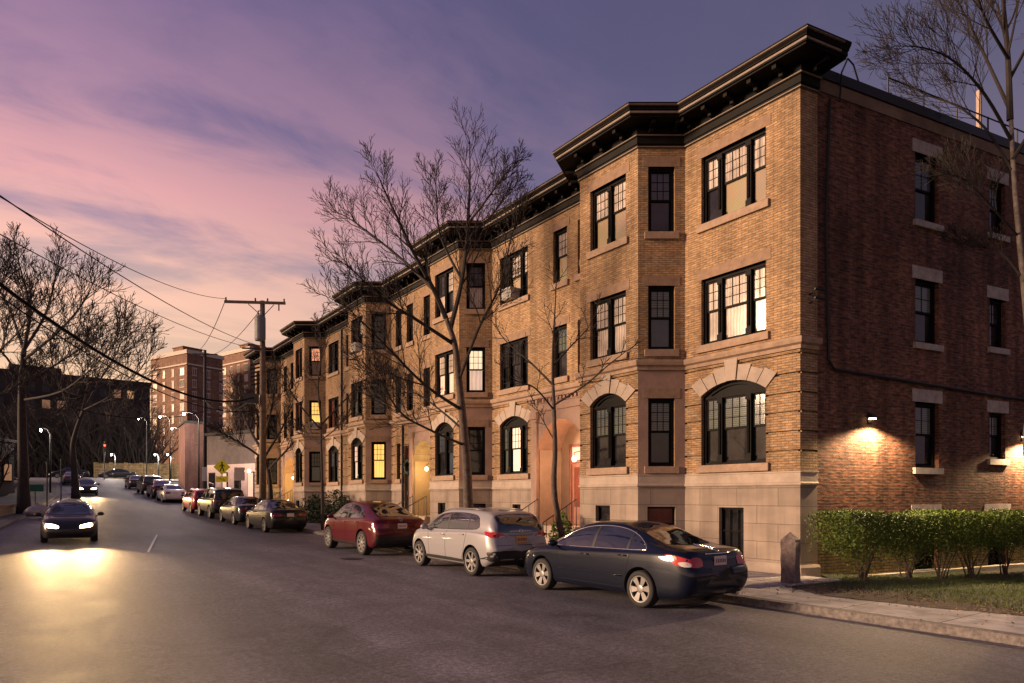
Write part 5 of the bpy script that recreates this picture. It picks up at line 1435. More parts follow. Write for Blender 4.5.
for _ in range(30000):
    Lm = rng.uniform(-2, 12.5); out = rng.uniform(.2, 5.5)
    q = side_pt(Lm, out, 0)
    if q.x < X0+.02 or (q.x < .05 and q.y > -1.0): continue
    edge = q.x - X0
    if edge < .9 and rng.random() > edge/.9 + .1*math.sin(q.y*3): continue
    if out < 1.5 and rng.random() < .65: continue
    h = on_lawn(q.x, q.y)
    if h is None: continue
    a = rng.random()*6.28; hh = rng.uniform(.025, .075); w = .005; le = rng.uniform(.01, .05)
    dx, dy = math.cos(a), math.sin(a)
    gb.add([(h.x-dy*w, h.y+dx*w, h.z), (h.x+dy*w, h.y-dx*w, h.z), (h.x+dx*le, h.y+dy*le, h.z+hh)], [(0, 1, 2)])
tag(gb.build('grass', M_grass, recalc=False, uv=False), 'short patchy lawn grass in front of the hedge', 'grass', kind='stuff')
# bare soil and litter by the bollard and along the pavement edge
sb = MB(); rng = random.Random(12)
ring = []
for k in range(40):
    a = 2*PI*k/40; rr = 1+.10*math.sin(3*a)+.07*math.sin(7*a+1)
    ring.append((-1.95+.62*rr*math.cos(a), -3.0+1.9*rr*math.sin(a)))
sb.add([(x, y, (on_lawn(x, y).z if on_lawn(x, y) else .128)+.008) for x, y in ring], [tuple(range(40))])
tag(sb.build('soil_patch', M_soil), kind='structure')
lt = MB()
def lf(r):
    if r.random() < .6: x, y = r.gauss(-1.6, .5), r.uniform(-5, -.7)
    else: x, y = r.uniform(-4.0, 0), r.uniform(-6, 12)
    h = on_lawn(x, y); z = h.z if h else zroad(y)+.127
    return Vector((x, y, z+.015))
leaf_cloud(lt, 1700, lf, .028, rng, 3)
def lf_(r):
    return Vector((KERB-abs(r.gauss(0, .09)), r.uniform(-9, 25), .012+zroad(5)*0))
leaf_cloud(lt, 260, lambda r: (lambda y: Vector((KERB-abs(r.gauss(0, .08))-.01, y, zroad(y)+.014)))(r.uniform(-9, 20)), .026, rng, 3)
tag(lt.build('fallen_leaves', M_litter, recalc=False, uv=False), 'dry leaves scattered along the kerb and soil', 'leaves', kind='stuff')

# evergreen shrubs before the third and fourth bays
rng = random.Random(17)
def shrub(label, x, y, rx, ry, h, n, group=None, mat=None, cat='shrub'):
    e = empty('evergreen_shrub', (x, y, zroad(y)+.16), 0, label, cat, group)
    f = MB()
    def g(r):
        t = r.random()**.6; a = r.random()*6.28; zz = r.random()
        k = t*math.sqrt(max(0, 1-(zz-.35)**2/.55))
        return Vector((rx*k*math.cos(a)*(1+.2*math.sin(3*a+zz*5)), ry*k*math.sin(a), .08+h*zz*(1+.15*math.sin(2*a))))
    leaf_cloud(f, n, g, .07, rng, .8); f.build('foliage', mat or M_ever, e, recalc=False, uv=False)
    s = MB()
    for i in range(6):
        a = i*1.05; s.tube([(0, 0, -.05), (rx*.3*math.cos(a), ry*.3*math.sin(a), h*.4), (rx*.5*math.cos(a), ry*.5*math.sin(a), h*.7)], [.025, .015, .008], 5)
    s.build('stem', M_darkbark, e, uv=False)
    return e
labs = ['low dark evergreen shrub nearest the red car', 'dark evergreen shrub second from the red car', 'spiky dark evergreen shrub midway along the planting bed', 'dark evergreen shrub fourth from the red car', 'dark evergreen shrub farthest from the red car in the bed']
for i, lab in enumerate(labs):
    shrub(lab, -1.75-.1*(i % 2), 21.4+i*1.55, .85, .95, 1.0+.25*(i % 3), 1300, 'evergreen shrubs in the planting bed')
shrub('small leafy bush by the steps of the orange lit entrance', -1.65, 6.55, .45, .45, 1.05, 700, mat=M_hedge)
shrub('little low plant beside the basement door', -.45, 3.1, .3, .3, .45, 250, mat=M_ever)
# ================================================================ STREET FURNITURE
M_polewood = simple('pole_wood', (.16, .115, .085), .9, noise=.4, nscale=5, bump=.5, bscale=12)
M_polegrey = simple('lamp_pole_grey', (.014, .014, .014), .6)
M_trans = simple('transformer_grey', (.16, .17, .18), .5, noise=.2)
M_wire = simple('wire_black', (.006, .006, .006), .8, spec=.1)
M_bollard = simple('bollard_granite', (.16, .12, .11), .85, noise=.5, nscale=9, bump=.9, bscale=16)
# granite bollard with a pyramid cap, a little weathered
b = MB(); bx_, by_ = -1.34, -.60; w = .155
rngb = random.Random(2)
rings = []
for z, s in ((-.2, 1.02), (.1, 1.0), (.3, .985), (.5, 1.01), (.7, .97), (.82, 1.0), (.87, 1.0), (.90, .98)):
    ring = []
    for (cx, cy) in ((-1, -1), (0, -1), (1, -1), (1, 0), (1, 1), (0, 1), (-1, 1), (-1, 0)):
        ring.append((cx*w*s+rngb.uniform(-.010, .010), cy*w*s+rngb.uniform(-.010, .010), z))
    rings.append(ring)
base = 0
for r in rings: b.v += r
for i in range(len(rings)-1):
    for k in range(8):
        k2 = (k+1) % 8; b.f.append((i*8+k, i*8+k2, (i+1)*8+k2, (i+1)*8+k)); b.mi.append(0)
b.v.append((.0, .0, 1.07)); n = len(b.v)-1
for k in range(8): b.f.append(((len(rings)-1)*8+k, (len(rings)-1)*8+(k+1) % 8, n)); b.mi.append(0)
bo = b.build('stone_bollard', M_bollard); bo.location = (bx_, by_, .125); bo.rotation_euler = (0, 0, .25)
tag(bo, 'square granite bollard with a pyramid cap on the pavement corner', 'bollard')

# ---- utility pole with crossarm, transformer and brackets
DP = 37.5
pb = at(262.5, 490, DP); PX, PY = pb.x, pb.y
ptop = at(0, 301, DP).z
e = empty('utility_pole', (PX, PY, zroad(PY)), 0, 'weathered wooden utility pole with one crossarm and a hanging transformer', 'utility pole')
zt_ = ptop - zroad(PY)
b = MB(); b.tube([(0, 0, -.5), (0.02, 0, zt_*.5), (.0, 0, zt_)], [.20, .17, .13], 12); b.build('pole', M_polewood, e, smooth=True)
# crossarm roughly square to the view of the street, level
va = math.atan2(-SN, CS)       # direction across the picture
ca = Vector((math.cos(va+.10), math.sin(va+.10), 0)); cz = zt_-.12
b = MB(); M = Matrix.Rotation(va+.10, 4, 'Z')
b.box(-1.98, 1.25, -.17, -.06, cz-.07, cz+.07, M); b.build('crossarm', M_polewood, e)
b = MB()
for s, a in ((-1, -.75), (1, .6)): b.tube([ca*a+Vector((0, 0, cz-.07)), Vector((0, -.02, cz-.75))], .022, 5)
b.build('brace', M_metal, e, uv=False)
for q in (-1.9, -.35, .3, 1.18):
    b = MB(); b.lathe([(.0, .0), (.045, .0), (.05, .06), (.03, .09), (.05, .12), (.03, .17), (0, .18)], 8, Matrix.Translation(ca*q+Vector((0, 0, cz+.07)))@Matrix.Translation(M@Vector((0, -.115, 0)))); b.build('insulator', M_plastic, e, uv=False)
b = MB(); M2 = Matrix.Translation(ca*(-.02)+M@Vector((0, -.42, 0)))
b.lathe([(0, cz-2.15), (.27, cz-2.15), (.29, cz-2.05), (.29, cz-.95), (.27, cz-.86), (.12, cz-.78), (0, cz-.77)], 16, M2)
tr = b.build('transformer', M_trans, e, smooth=False, uv=False)
b = MB()
for q in (-.12, .12): b.tube([ca*q+M@Vector((0, -.42, 0))+Vector((0, 0, cz-.8)), ca*q+M@Vector((0, -.42, 0))+Vector((0, 0, cz-.5))], [.04, .02], 6)
b.build('bushing', M_plastic, tr, uv=False)
b = MB(); b.tube([ca*.9+M@Vector((0, -.115, 0))+Vector((0, 0, cz-.07)), ca*.9+M@Vector((0, -.115, 0))+Vector((0, 0, cz-.42))], .035, 6); b.build('cutout', M_metal, e, uv=False)
for q, z in ((-.42, -3.3), (-.42, -3.95)):                     # banks of spool brackets on the street side
    for dz in (0, .22, .44):
        b = MB(); b.tube([ca*(-.15)+Vector((0, 0, cz+z-dz)), ca*(q-.2)+Vector((0, 0, cz+z-dz-.12))], .05, 6); b.build('bracket', M_metal, e, uv=False)
b = MB(); b.box(-1.05, -.12, -.16, -.06, cz-2.55, cz-2.48, M); b.build('bracket', M_metal, e, uv=False)
b = MB(); b.box(-.95, -.25, -.25, .25, cz-5.5, cz-5.0, M); b.build('cable_box', simple('cable_box_dark', (.02, .022, .026), .5), e, uv=False)
arm = lambda q, z=.16: Vector((PX, PY, zroad(PY)+cz+z)) + ca*q + M.to_3x3() @ Vector((0, -.115, 0))
# ---- second, plain pole farther up
p2 = at(205, 490, 66)
e2 = empty('utility_pole', (p2.x, p2.y, zroad(p2.y)), 0, 'plain dark utility pole standing past the far end of the apartment row', 'utility pole')
h2 = at(0, 350, 66).z - zroad(p2.y)
b = MB(); b.tube([(0, 0, -.5), (0, 0, h2)], [.19, .13], 10); b.build('pole', M_darkbark, e2, smooth=True)
b = MB(); b.box(-1.2, 1.2, -.16, -.06, h2-.5, h2-.38, M); b.build('crossarm', M_darkbark, e2)
top2 = Vector((p2.x, p2.y, zroad(p2.y)+h2-.3))
# ---- wires
def wire(name, label, A, B, sag, r, n=26):
    A, B = Vector(A), Vector(B); pts = []
    for i in range(n+1):
        t = i/n; p = A.lerp(B, t); p.z -= sag*4*t*(1-t); pts.append(p)
    w_ = MB(); w_.tube([p-A for p in pts], r, 5); o = w_.build(name, M_wire, uv=False); o.location = A
    tag(o, label, 'wire', 'overhead wires')
wire('power_line', 'thin sagging wire from the left end of the crossarm to the upper left', at(-40, 172, 13), arm(-1.9), .55, .013)
wire('power_line', 'thin wire running just under the topmost wire to the pole crossarm', at(-40, 168, 12.2), arm(-.35, -.2)+Vector((0, 0, -2.1)), .40, .015)
wire('power_line', 'third wire down from the upper left, reaching the pole below its crossarm', at(-40, 212, 13), arm(-.9, 0)+Vector((0, 0, -2.4)), .35, .013)
wire('telephone_cable', 'thick black cable bundle drooping across the far brick towers to the pole', at(-40, 254, 13), arm(-.45, 0)+Vector((0, 0, -5.2)), 1.15, .045)
wire('telephone_cable', 'thin cable under the thick bundle, reaching the pole lower down', at(-40, 268, 14), arm(-.3, 0)+Vector((0, 0, -5.9)), 1.0, .018)
wire('power_line', 'wire from the right part of the crossarm on up the street', arm(.3), top2+Vector((.8, 0, 0)), .5, .02)
wire('power_line', 'wire from the crossarm left end down to the plain far pole', arm(-1.9), top2+Vector((-.9, 0, 0)), .7, .02)
wire('telephone_cable', 'thick cable from the pole box on to the plain far pole', arm(-.45, 0)+Vector((0, 0, -5.2)), top2+Vector((0, 0, -4.5)), 1.0, .045)
wire('telephone_cable', 'cable crossing the street at mid height from the far pole to the left trees', top2+Vector((0, 0, -5.6)), at(60, 404, 52), .9, .03)

# ---- street lamps
M_head = emis('street_lamp_lens', (1, .93, .86), 30)
def street_lamp(label, px, py, depth, power=0, arm_to=-1.4, col=(1, .86, .72), head=.14):
    p = at(px, py, depth); gz = zroad(min(p.y, 110)); h = p.z-gz
    e = empty('street_lamp', (p.x, p.y, gz), 0, label, 'street lamp', 'street lamps up the hill')
    b = MB(); off = -arm_to
    b.tube([(off, 0, -.4), (off, 0, h*.6), (off, 0, h-.5), (off*.7, 0, h+.02), (0, 0, h+.12)], [.09, .07, .055, .04, .03], 8); b.build('pole', M_polegrey, e, uv=False, smooth=True)
    b = MB(); b.lathe([(0, .14), (head*.5, .12), (head, .0), (head*.9, -.02)], 12, Matrix.Translation((0, 0, h))); ho = b.build('lamp_head', M_polegrey, e, uv=False)
    b = MB(); b.lathe([(head*.88, -.02), (head*.7, -.16), (head*.3, -.24), (0, -.26)], 12, Matrix.Translation((0, 0, h))); b.build('lens', M_head, ho, uv=False, smooth=True)
    if power:
        L_ = bpy.data.lights.new('street_lamp_light', 'POINT'); L_.energy = power; L_.color = col; L_.shadow_soft_size = .25
        o = bpy.data.objects.new('street_lamp_light', L_); COL.objects.link(o); o.location = (p.x, p.y, p.z-.55)
street_lamp('bright street lamp on a tall pole left of the plain dark pole', 184, 413, 70, 1000, -1.4)
street_lamp('street lamp left of the brightest one, over the hilltop', 160, 416, 92, 1800, -1.2)
street_lamp('low street lamp between the two bright ones at the hilltop', 172, 428, 100, 1500, -1.2)
street_lamp('dim street lamp before the dark hill by the brick tower', 138.5, 418, 112, 900, -1.2)
street_lamp('small lone street lamp among the left hand trees', 41, 429, 62, 250, -.7, head=.10)
street_lamp('low white lamp above the lit yellow wall, nearest the road end', 111.5, 454, 104, 1500, -.5)
street_lamp('low white lamp above the lit yellow wall, before the brick tower', 155, 454, 106, 1500, -.5)
street_lamp('low white lamp above the lit yellow wall, nearest the pink brick pier', 167.5, 454, 107, 1500, -.5)
# ---- traffic signal with a red light
tp = at(104.5, 446, 93); gz = zroad(tp.y)
e = empty('traffic_light', (tp.x, tp.y, gz), 0, 'traffic signal showing red at the top of the hill', 'traffic light')
h = tp.z-gz
b = MB(); b.tube([(0, 0, -.3), (0, 0, h+.6)], .07, 8); b.build('pole', M_polegrey, e, uv=False)
b = MB(); b.box(-.18, .18, -.32, -.08, h-.85, h+.3); b.build('signal_head', M_plastic, e, uv=False)
for k, (zz, mt) in enumerate(((.06, emis('red_signal', (1, .05, .03), 9)), (-.28, simple('amber_off', (.08, .05, .01), .3)), (-.62, simple('green_off', (.01, .05, .03), .3)))):
    b = MB(); b.lathe([(0, 0), (.11, 0), (.11, .03), (0, .05)], 12, Matrix.Translation((0, -.325, h+zz))@Matrix.Rotation(PI/2, 4, 'X')); b.build('signal_lens', mt, e, uv=False)

# ---- pedestrian crossing sign (yellow diamond, walking figure, plate with arrow below)
M_ysign = simple('sign_yellow_green', (.80, .82, .02), .5); M_ysign.node_tree.nodes['Principled BSDF'].inputs['Emission Color'].default_value = (0, 0, 0, 1)
M_ink = simple('sign_black', (.01, .01, .01), .6); M_signback = simple('sign_white', (.6, .58, .57), .5)
q = at(222, 467, 50); gz = zroad(q.y)
e = empty('crossing_sign', (q.x, q.y, gz), math.atan2(-SN, CS)*.6, 'yellow diamond pedestrian crossing sign with a small plate below', 'sign')
h = q.z-gz
b = MB(); b.tube([(0, .04, -.2), (0, .04, h+.55)], .035, 6); b.build('post', M_polegrey, e, uv=False)
b = MB(); b.prism([(0, -.58), (.58, 0), (0, .58), (-.58, 0)], -.012, .012, lambda u, v, w_: (u, w_, h+v)); b.build('sign_panel', M_ysign, e, uv=False)
b = MB()
P2 = lambda u, v, w_: (u, w_, h+v)
b.prism([(.07*math.cos(2*PI*k/10), .30+.07*math.sin(2*PI*k/10)) for k in range(10)], -.017, -.0125, P2)
b.prism([(-.05, .22), (.06, .22), (.08, .0), (-.04, .0)], -.017, -.0125, P2); b.prism([(-.04, -.002), (.03, -.002), (-.10, -.33), (-.17, -.31)], -.017, -.0125, P2); b.prism([(.0, -.002), (.08, -.002), (.17, -.32), (.10, -.34)], -.0176, -.013, P2)
b.prism([(-.052, .20), (-.2, .02), (-.16, -.01), (-.052, .10)], -.017, -.0125, P2); b.prism([(.062, .20), (.2, .06), (.17, .02), (.064, .11)], -.017, -.0125, P2)
b.build('walking_figure', M_ink, e, uv=False)
b = MB(); b.box(-.42, .42, -.012, .012, h-1.1, h-.68); b.build('sign_panel', M_ysign, e, uv=False)
b = MB(); b.prism([(-.2, -.78), (.12, -.98), (.10, -.84), (.2, -1.0), (.02, -1.02), (.14, -1.0), (-.22, -.82)], -.017, -.0125, P2); b.build('arrow', M_ink, e, uv=False)
def small_sign(label, px, py, depth, w_, h_, mat, cat='sign'):
    q = at(px, py, depth); gz = zroad(min(q.y, 90)); e = empty('street_sign', (q.x, q.y, gz), math.atan2(-SN, CS)*.7, label, cat); hh = q.z-gz
    b = MB(); b.tube([(0, .03, -.2), (0, .03, hh+h_*.5)], .03, 6); b.build('post', M_polegrey, e, uv=False)
    b = MB(); b.box(-w_/2, w_/2, -.012, .008, hh-h_/2, hh+h_/2); b.build('sign_panel', mat, e, uv=False)
small_sign('small white rectangular sign right of the yellow crossing sign', 239.5, 474, 52, .75, 1.0, M_signback)
small_sign('narrow white sign on a post left of the yellow crossing sign', 205, 474, 63, .5, 1.3, M_signback)
small_sign('small green sign on a post in the dark left pavement trees', 35, 488, 44, 1.0, .45, simple('sign_green', (.01, .12, .06), .5))
for lab, px, py, d in (('slim dark post nearest the trash bag on the left pavement', 47, 482, 44), ('slim dark post second from the trash bag on the left pavement', 61, 476, 52)):
    q = at(px, py, d); gz = zroad(q.y); b = MB(); b.tube([(0, 0, -.2), (0, 0, q.z-gz+1.2)], .04, 8); b.lathe([(0, q.z-gz+1.2), (.06, q.z-gz+1.2), (.05, q.z-gz+1.28), (0, q.z-gz+1.3)], 8)
    o = b.build('sign_post', M_polegrey, uv=False); o.location = (q.x, q.y, gz); tag(o, lab, 'post')
# trash bag: a lumpy tied sack
q = at(38, 498, 38); gz = zroad(q.y)+.115
b = MB(); rngt = random.Random(6); nn = 20; prof = [(0, 0), (.38, .02), (.52, .18), (.50, .36), (.36, .52), (.16, .62), (.06, .66), (.10, .74), (0, .75)]
b.lathe(prof, nn)
b.v = [(x*(1+.25*math.sin(3*math.atan2(y, x)+z*6)*.5)*1.35+rngt.uniform(-.02, .02), y*(1+.2*math.cos(4*math.atan2(y, x)+z*9)*.5)+rngt.uniform(-.02, .02), z+rngt.uniform(-.015, .015)) for x, y, z in b.v]
o = b.build('trash_bag', simple('bag_plastic', (.42, .37, .36), .3, noise=.2), smooth=True, uv=False); o.location = (q.x, q.y, gz); o.rotation_euler = (0, 0, .4)
tag(o, 'pale tied trash bag lying on the left pavement', 'trash bag')
# low brick garden wall at the left edge, timber fence along the left plots
q0 = at(-8, 494, 36); q1 = at(18, 491, 41)
b = MB(); d = (Vector((q1.x-q0.x, q1.y-q0.y, 0))).normalized(); nn_ = Vector((-d.y, d.x, 0)); L_ = (q1-q0).length
M3 = Matrix.Translation((q0.x, q0.y, zroad(q0.y))) @ Matrix.Rotation(math.atan2(d.y, d.x), 4, 'Z')
b.box(0, L_, 0, .3, -.3, .72, M3); b.box(-.05, L_+.05, -.05, .35, .722, .82, M3); o = b.build('garden_wall', M_stone); tag(o, 'low stone garden wall at the left edge of the street', 'wall')
# dark wreath on the second entrance's door
b = MB(); b.tube([(.0, .30*math.cos(2*PI*k/24), .30*math.sin(2*PI*k/24)) for k in range(25)], .09, 8, cap=False)
rw_ = random.Random(4); leaf_cloud(b, 260, lambda r: (lambda a: Vector((-.02+r.gauss(0, .05), math.cos(a)*.30+r.gauss(0, .06), math.sin(a)*.30+r.gauss(0, .06))))(r.random()*6.28), .05, rw_)
o = b.build('wreath', M_ever, uv=False); o.location = (.02, 19.79, 3.3); tag(o, 'round dark wreath hanging on the second entrance door', 'wreath')

# ================================================================ FAR BUILDINGS AND HILL
M_tower = brickmat('tower_brick', (.35, .185, .115), (.28, .145, .095), (.18, .14, .12), .9, .28, .03, var=.25, stain=.3)
M_towerstone = simple('tower_limestone', (.60, .50, .42), .8, noise=.2)
M_towerglass = simple('tower_glass', (.05, .05, .06), .08)
M_towerlit = emis('tower_lit_pane', (1, .66, .38), .55)
M_towercur = simple('tower_blind', (.72, .60, .50), .6, noise=.3)
M_nightpane = simple('night_pane', (.02, .018, .02), .5)
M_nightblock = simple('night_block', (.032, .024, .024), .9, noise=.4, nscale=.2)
def tower(label, px0, px1, pyt, depth, rows, cols, seed, side_w=14, extra=None):
    """apartment tower: the lit front faces down the street; each window a part with its pane"""
    rg = random.Random(seed)
    A = at(px0, pyt, depth+10); B = at(px1, pyt, depth); d = Vector((B.x-A.x, B.y-A.y, 0)); W_ = d.length; d = d.normalized(); back = Vector((-d.y, d.x, 0))
    gz = zroad(160)-4; top = A.z
    e = empty('brick_tower', (A.x, A.y, gz), math.atan2(d.y, d.x), label, 'building')
    top = at(px1, pyt, depth).z; H_ = top-gz
    b = MB(); b.box(0, W_, 0, side_w, 0, H_-1.2); b.build('wall', M_tower, e)
    b = MB(); b.box(-.35, W_+.35, -.35, side_w+.35, H_-4.3, H_-3.9); b.box(-.3, W_+.3, -.3, side_w+.3, H_-1.19, H_-.1); b.build('cornice', M_towerstone, e, uv=False)
    b = MB(); b.box(W_*.35, W_*.62, 3, 9, H_-.099, H_+2.0); b.box(W_*.33, W_*.64, 2.8, 9.2, H_+2.0, H_+2.25); b.build('roof_house', M_tower, e)
    proto = None
    for r in range(rows):
        for c in range(cols):
            wide = c in (0, cols-1)
            x = W_*(c+.5)/cols; z = H_-7.0-r*3.3; ww = 2.1 if wide else 1.15
            u_ = rg.random(); m = M_towercur if u_ < .5 else M_towerlit if u_ < .68 else M_towerglass
            key = (wide, m.name)
            f = MB(); f.box(-ww/2-.15, ww/2+.15, -.12, -.002, -.22, 0); f.box(-ww/2-.15, ww/2+.15, -.10, -.002, 1.9, 2.12); f.box(-ww/2-.001, -ww/2+.12, -.08, -.002, 0, 1.9); f.box(ww/2-.12, ww/2+.001, -.08, -.002, 0, 1.9)
            for k in ((-ww/6, ww/6) if wide else (0,)): f.box(k-.06, k+.06, -.08, -.002, 0, 1.9)
            if key not in TW:
                fo_ = f.build('window', M_towerstone, e, uv=False)
                p = MB(); p.box(-ww/2+.12, ww/2-.12, -.04, -.001, 0, 1.9); pa = p.build('pane', m, fo_, uv=False); TW[key] = (fo_.data, pa.data)
            else:
                fo_ = bpy.data.objects.new('window', TW[key][0]); COL.objects.link(fo_); fo_.parent = e
                pa = bpy.data.objects.new('pane', TW[key][1]); COL.objects.link(pa); pa.parent = fo_
            fo_.location = (x, 0, z)
    # windows of the shaded right flank
    for r in range(rows):
        for c in range(3):
            f = bpy.data.objects.new('window', TW[(False, M_towerglass.name)][0] if (False, M_towerglass.name) in TW else list(TW.values())[0][0]); COL.objects.link(f); f.parent = e
            f.location = (W_, 2.2+c*4.2, H_-7.0-r*3.3); f.rotation_euler = (0, 0, PI/2)
    return e
TW = {}
tower('tall brick apartment tower nearer the dark hill, with pale window frames', 151, 187, 349, 190, 8, 4, 3, 11)
tower('tall brick apartment tower behind the utility pole', 221, 250, 346, 205, 8, 4, 5, 10)
# long dark block on the left
A = at(-60, 366, 140); B = at(150, 372, 165)
d = Vector((B.x-A.x, B.y-A.y, 0)); W_ = d.length; gz = zroad(140)-6
e = empty('dark_block', (A.x, A.y, gz), math.atan2(d.y, d.x), 'long dark flat roofed block behind the left trees with few lit windows', 'building')
H_ = A.z-gz
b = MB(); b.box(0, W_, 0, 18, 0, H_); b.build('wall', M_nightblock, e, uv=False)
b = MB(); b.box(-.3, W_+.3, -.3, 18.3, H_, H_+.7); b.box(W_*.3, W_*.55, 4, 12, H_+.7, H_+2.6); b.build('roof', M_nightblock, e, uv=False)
M_dim = emis('dim_lit_pane', (1, .55, .28), .10, None); M_lit2 = emis('far_lit_pane', (1, .55, .25), .5)
rg = random.Random(8)
for r in range(4):
    for c in range(14):
        if (r*5+c*3) % 4 == 1 and (r, c) not in ((0, 12), (1, 6), (0, 11), (1, 7), (2, 8)): continue
        x = W_*(c+.5)/14; z = H_-3.6-r*3.6
        lit = {(0, 12): M_lit2, (1, 6): M_dim, (0, 11): M_dim, (1, 7): M_dim, (2, 8): M_dim}.get((r, c), M_nightpane)
        f = MB(); f.box(x-.85, x+.85, -.08, -.002, z-.1, z); f.box(x-.85, x+.85, -.08, -.002, z+1.9, z+2.0); f.box(x-.85, x-.75, -.08, -.002, z, z+1.9); f.box(x+.75, x+.85, -.08, -.002, z, z+1.9); fo_ = f.build('window', M_nightblock, e, uv=False)
        p = MB(); p.box(x-.75, x+.75, -.05, -.001, z, z+1.9); p.build('pane', lit, fo_, uv=False)
# low yellow lit retaining wall at the end of the road, across the side street
A = at(96, 465, 118); B = at(215, 465, 122)
d = Vector((B.x-A.x, B.y-A.y, 0)); W_ = d.length; gz = zroad(110)+1.55
b = MB(); M4 = Matrix.Translation((A.x, A.y, gz)) @ Matrix.Rotation(math.atan2(d.y, d.x), 4, 'Z')
b.box(0, W_, 0, .5, -3, 1.35, M4); b.box(-.1, W_+.1, -.1, .6, 1.352, 1.5, M4)
for i in range(9): b.box(W_*i/8-.3, W_*i/8+.3, -.2, -.002, -3, 1.6, M4)
o = b.build('retaining_wall', brickmat('far_yellow_wall', (.40, .29, .15), (.36, .26, .13), (.2, .15, .1), .8, .3, .02)); tag(o, 'long low yellowish wall across the end of the road', 'wall')
# grey lit-front house and pink brick pier beyond the row
def block(name, label, cat, P0_, P1_, depth_m, top, mat, extra=None):
    d = Vector((P1_.x-P0_.x, P1_.y-P0_.y, 0)); W_ = d.length; gz = zroad(min(P0_.y, 100))-.5
    e = empty(name, (P0_.x, P0_.y, gz), math.atan2(d.y, d.x), label, cat)
    b = MB(); b.box(0, W_, 0, depth_m, 0, top-gz); b.build('wall', mat, e)
    b = MB(); b.box(-.15, W_+.15, -.15, depth_m+.15, top-gz+.001, top-gz+.25); b.build('roof', M_roof, e, uv=False)
    return e, W_, gz
M_pinkbrick = brickmat('pink_brick', (.36, .17, .14), (.30, .14, .12), (.2, .15, .13), .22, .075, .012, var=.3)
M_greyrender = simple('grey_render', (.12, .10, .095), .85, noise=.25, nscale=1.5)
P0_ = at(185, 480, 74); P1_ = at(204, 480, 75)
block('brick_pier_house', 'narrow pink brick end house left of the plain dark pole', 'building', P0_, P1_, 6, at(0, 423, 74).z, M_pinkbrick)
P0_ = at(207, 480, 62); P1_ = at(262, 480, 58)
e, W_, gz = block('shop_building', 'low grey shop building with a pale lit front beyond the apartment row', 'building', P0_, P1_, 8, at(0, 434, 60).z, M_greyrender)
M_shop = simple('pale_shopfront', (.55, .42, .40), .6, noise=.15)
b = MB(); b.box(.2, W_-.2, -.12, -.002, .3, 3.6); so = b.build('shopfront', M_shop, e, uv=False)
for i, c in enumerate(('d', 'p', 'd', 'p')):
    x = W_*(i+.5)/4.2; b = MB(); b.box(x-.42, x+.42, -.18, -.125, .5, 2.9); f = b.build('window', M_dark, e, uv=False)
    b = MB(); b.box(x-.34, x+.34, -.20, -.182, .6, 2.8); b.build('pane', G[c], f, uv=False)
L_ = bpy.data.lights.new('shopfront_light', 'POINT'); L_.energy = 160; L_.color = (1, .66, .62); L_.shadow_soft_size = .3
o = bpy.data.objects.new('shopfront_light', L_); COL.objects.link(o); o.location = at(228, 462, 56)
for i in range(2):
    p = at(243+i*6, 471, 55.5); b = MB(); b.lathe([(0, -.14), (.12, -.1), (.15, 0), (.1, .12), (0, .15)], 10, Matrix.Translation(p)); 
    gl = b.build('globe', M_head if False else lamp_glow, e, uv=False); gl.matrix_parent_inverse = e.matrix_world.inverted() if False else Matrix.Identity(4)
    bpy.context.view_layer.update(); gl.matrix_parent_inverse = e.matrix_world.inverted()
# wooded dark hill behind everything on the left
hb = MB(); nx, ny = 40, 10; rg = random.Random(2)
for j in range(ny+1):
    for i in range(nx+1):
        x = lerp(-330, 120, i/nx); y = lerp(230, 420, j/ny)
        u = (x+150)/150; hgt = 30*math.exp(-u*u) + 18*math.exp(-((x-30)/90)**2)
        hb.v.append((x, y, zroad(300)-3 + hgt*math.sin(PI*min(1, j/ny+.0)) + rg.uniform(-1, 1)))
for j in range(ny):
    for i in range(nx): a = j*(nx+1)+i; hb.f.append((a, a+1, a+nx+2, a+nx+1)); hb.mi.append(0)
tag(hb.build('hill', M_earth, smooth=True, uv=False), kind='structure')
# a mass of far bare scrub along the left plots and at the hilltop that reads as one dark thicket
rg = random.Random(14); tk = MB()
for _ in range(640):
    r_ = rg.random()
    if r_ < .55:
        p = at(rg.uniform(-30, 150), 470, rg.uniform(124, 138))
    else: 
        y = rg.uniform(24, 92); p = Vector((lc(y)-rg.uniform(4.5, 13), y, 0))
    p.z = zroad(min(p.y, 150)); hgt = rg.uniform(5, 15) if r_ < .55 else rg.uniform(1.5, 6.0)
    for k in range(7):
        d = Vector((rg.gauss(0, .38), rg.gauss(0, .38), 1)).normalized(); q = p + Vector((rg.gauss(0, .5), rg.gauss(0, .5), 0)); m1 = q + d*hgt*.5; m2 = m1 + (d+Vector((rg.gauss(0, .35), rg.gauss(0, .35), .1))).normalized()*hgt*.5
        tk.tube([q, m1, m2], [.08, .055, .018], 3, cap=False)
        for _2 in range(7):
            s0 = m1.lerp(m2, rg.random()); tk.tube([s0, s0+Vector((rg.gauss(0, .09*hgt), rg.gauss(0, .09*hgt), rg.uniform(.05, .16)*hgt))], [.032, .012], 3, cap=False)
tag(tk.build('undergrowth', M_darkbark, uv=False, recalc=False), 'dark leafless thicket along the left plots and the hilltop', 'thicket', kind='stuff')
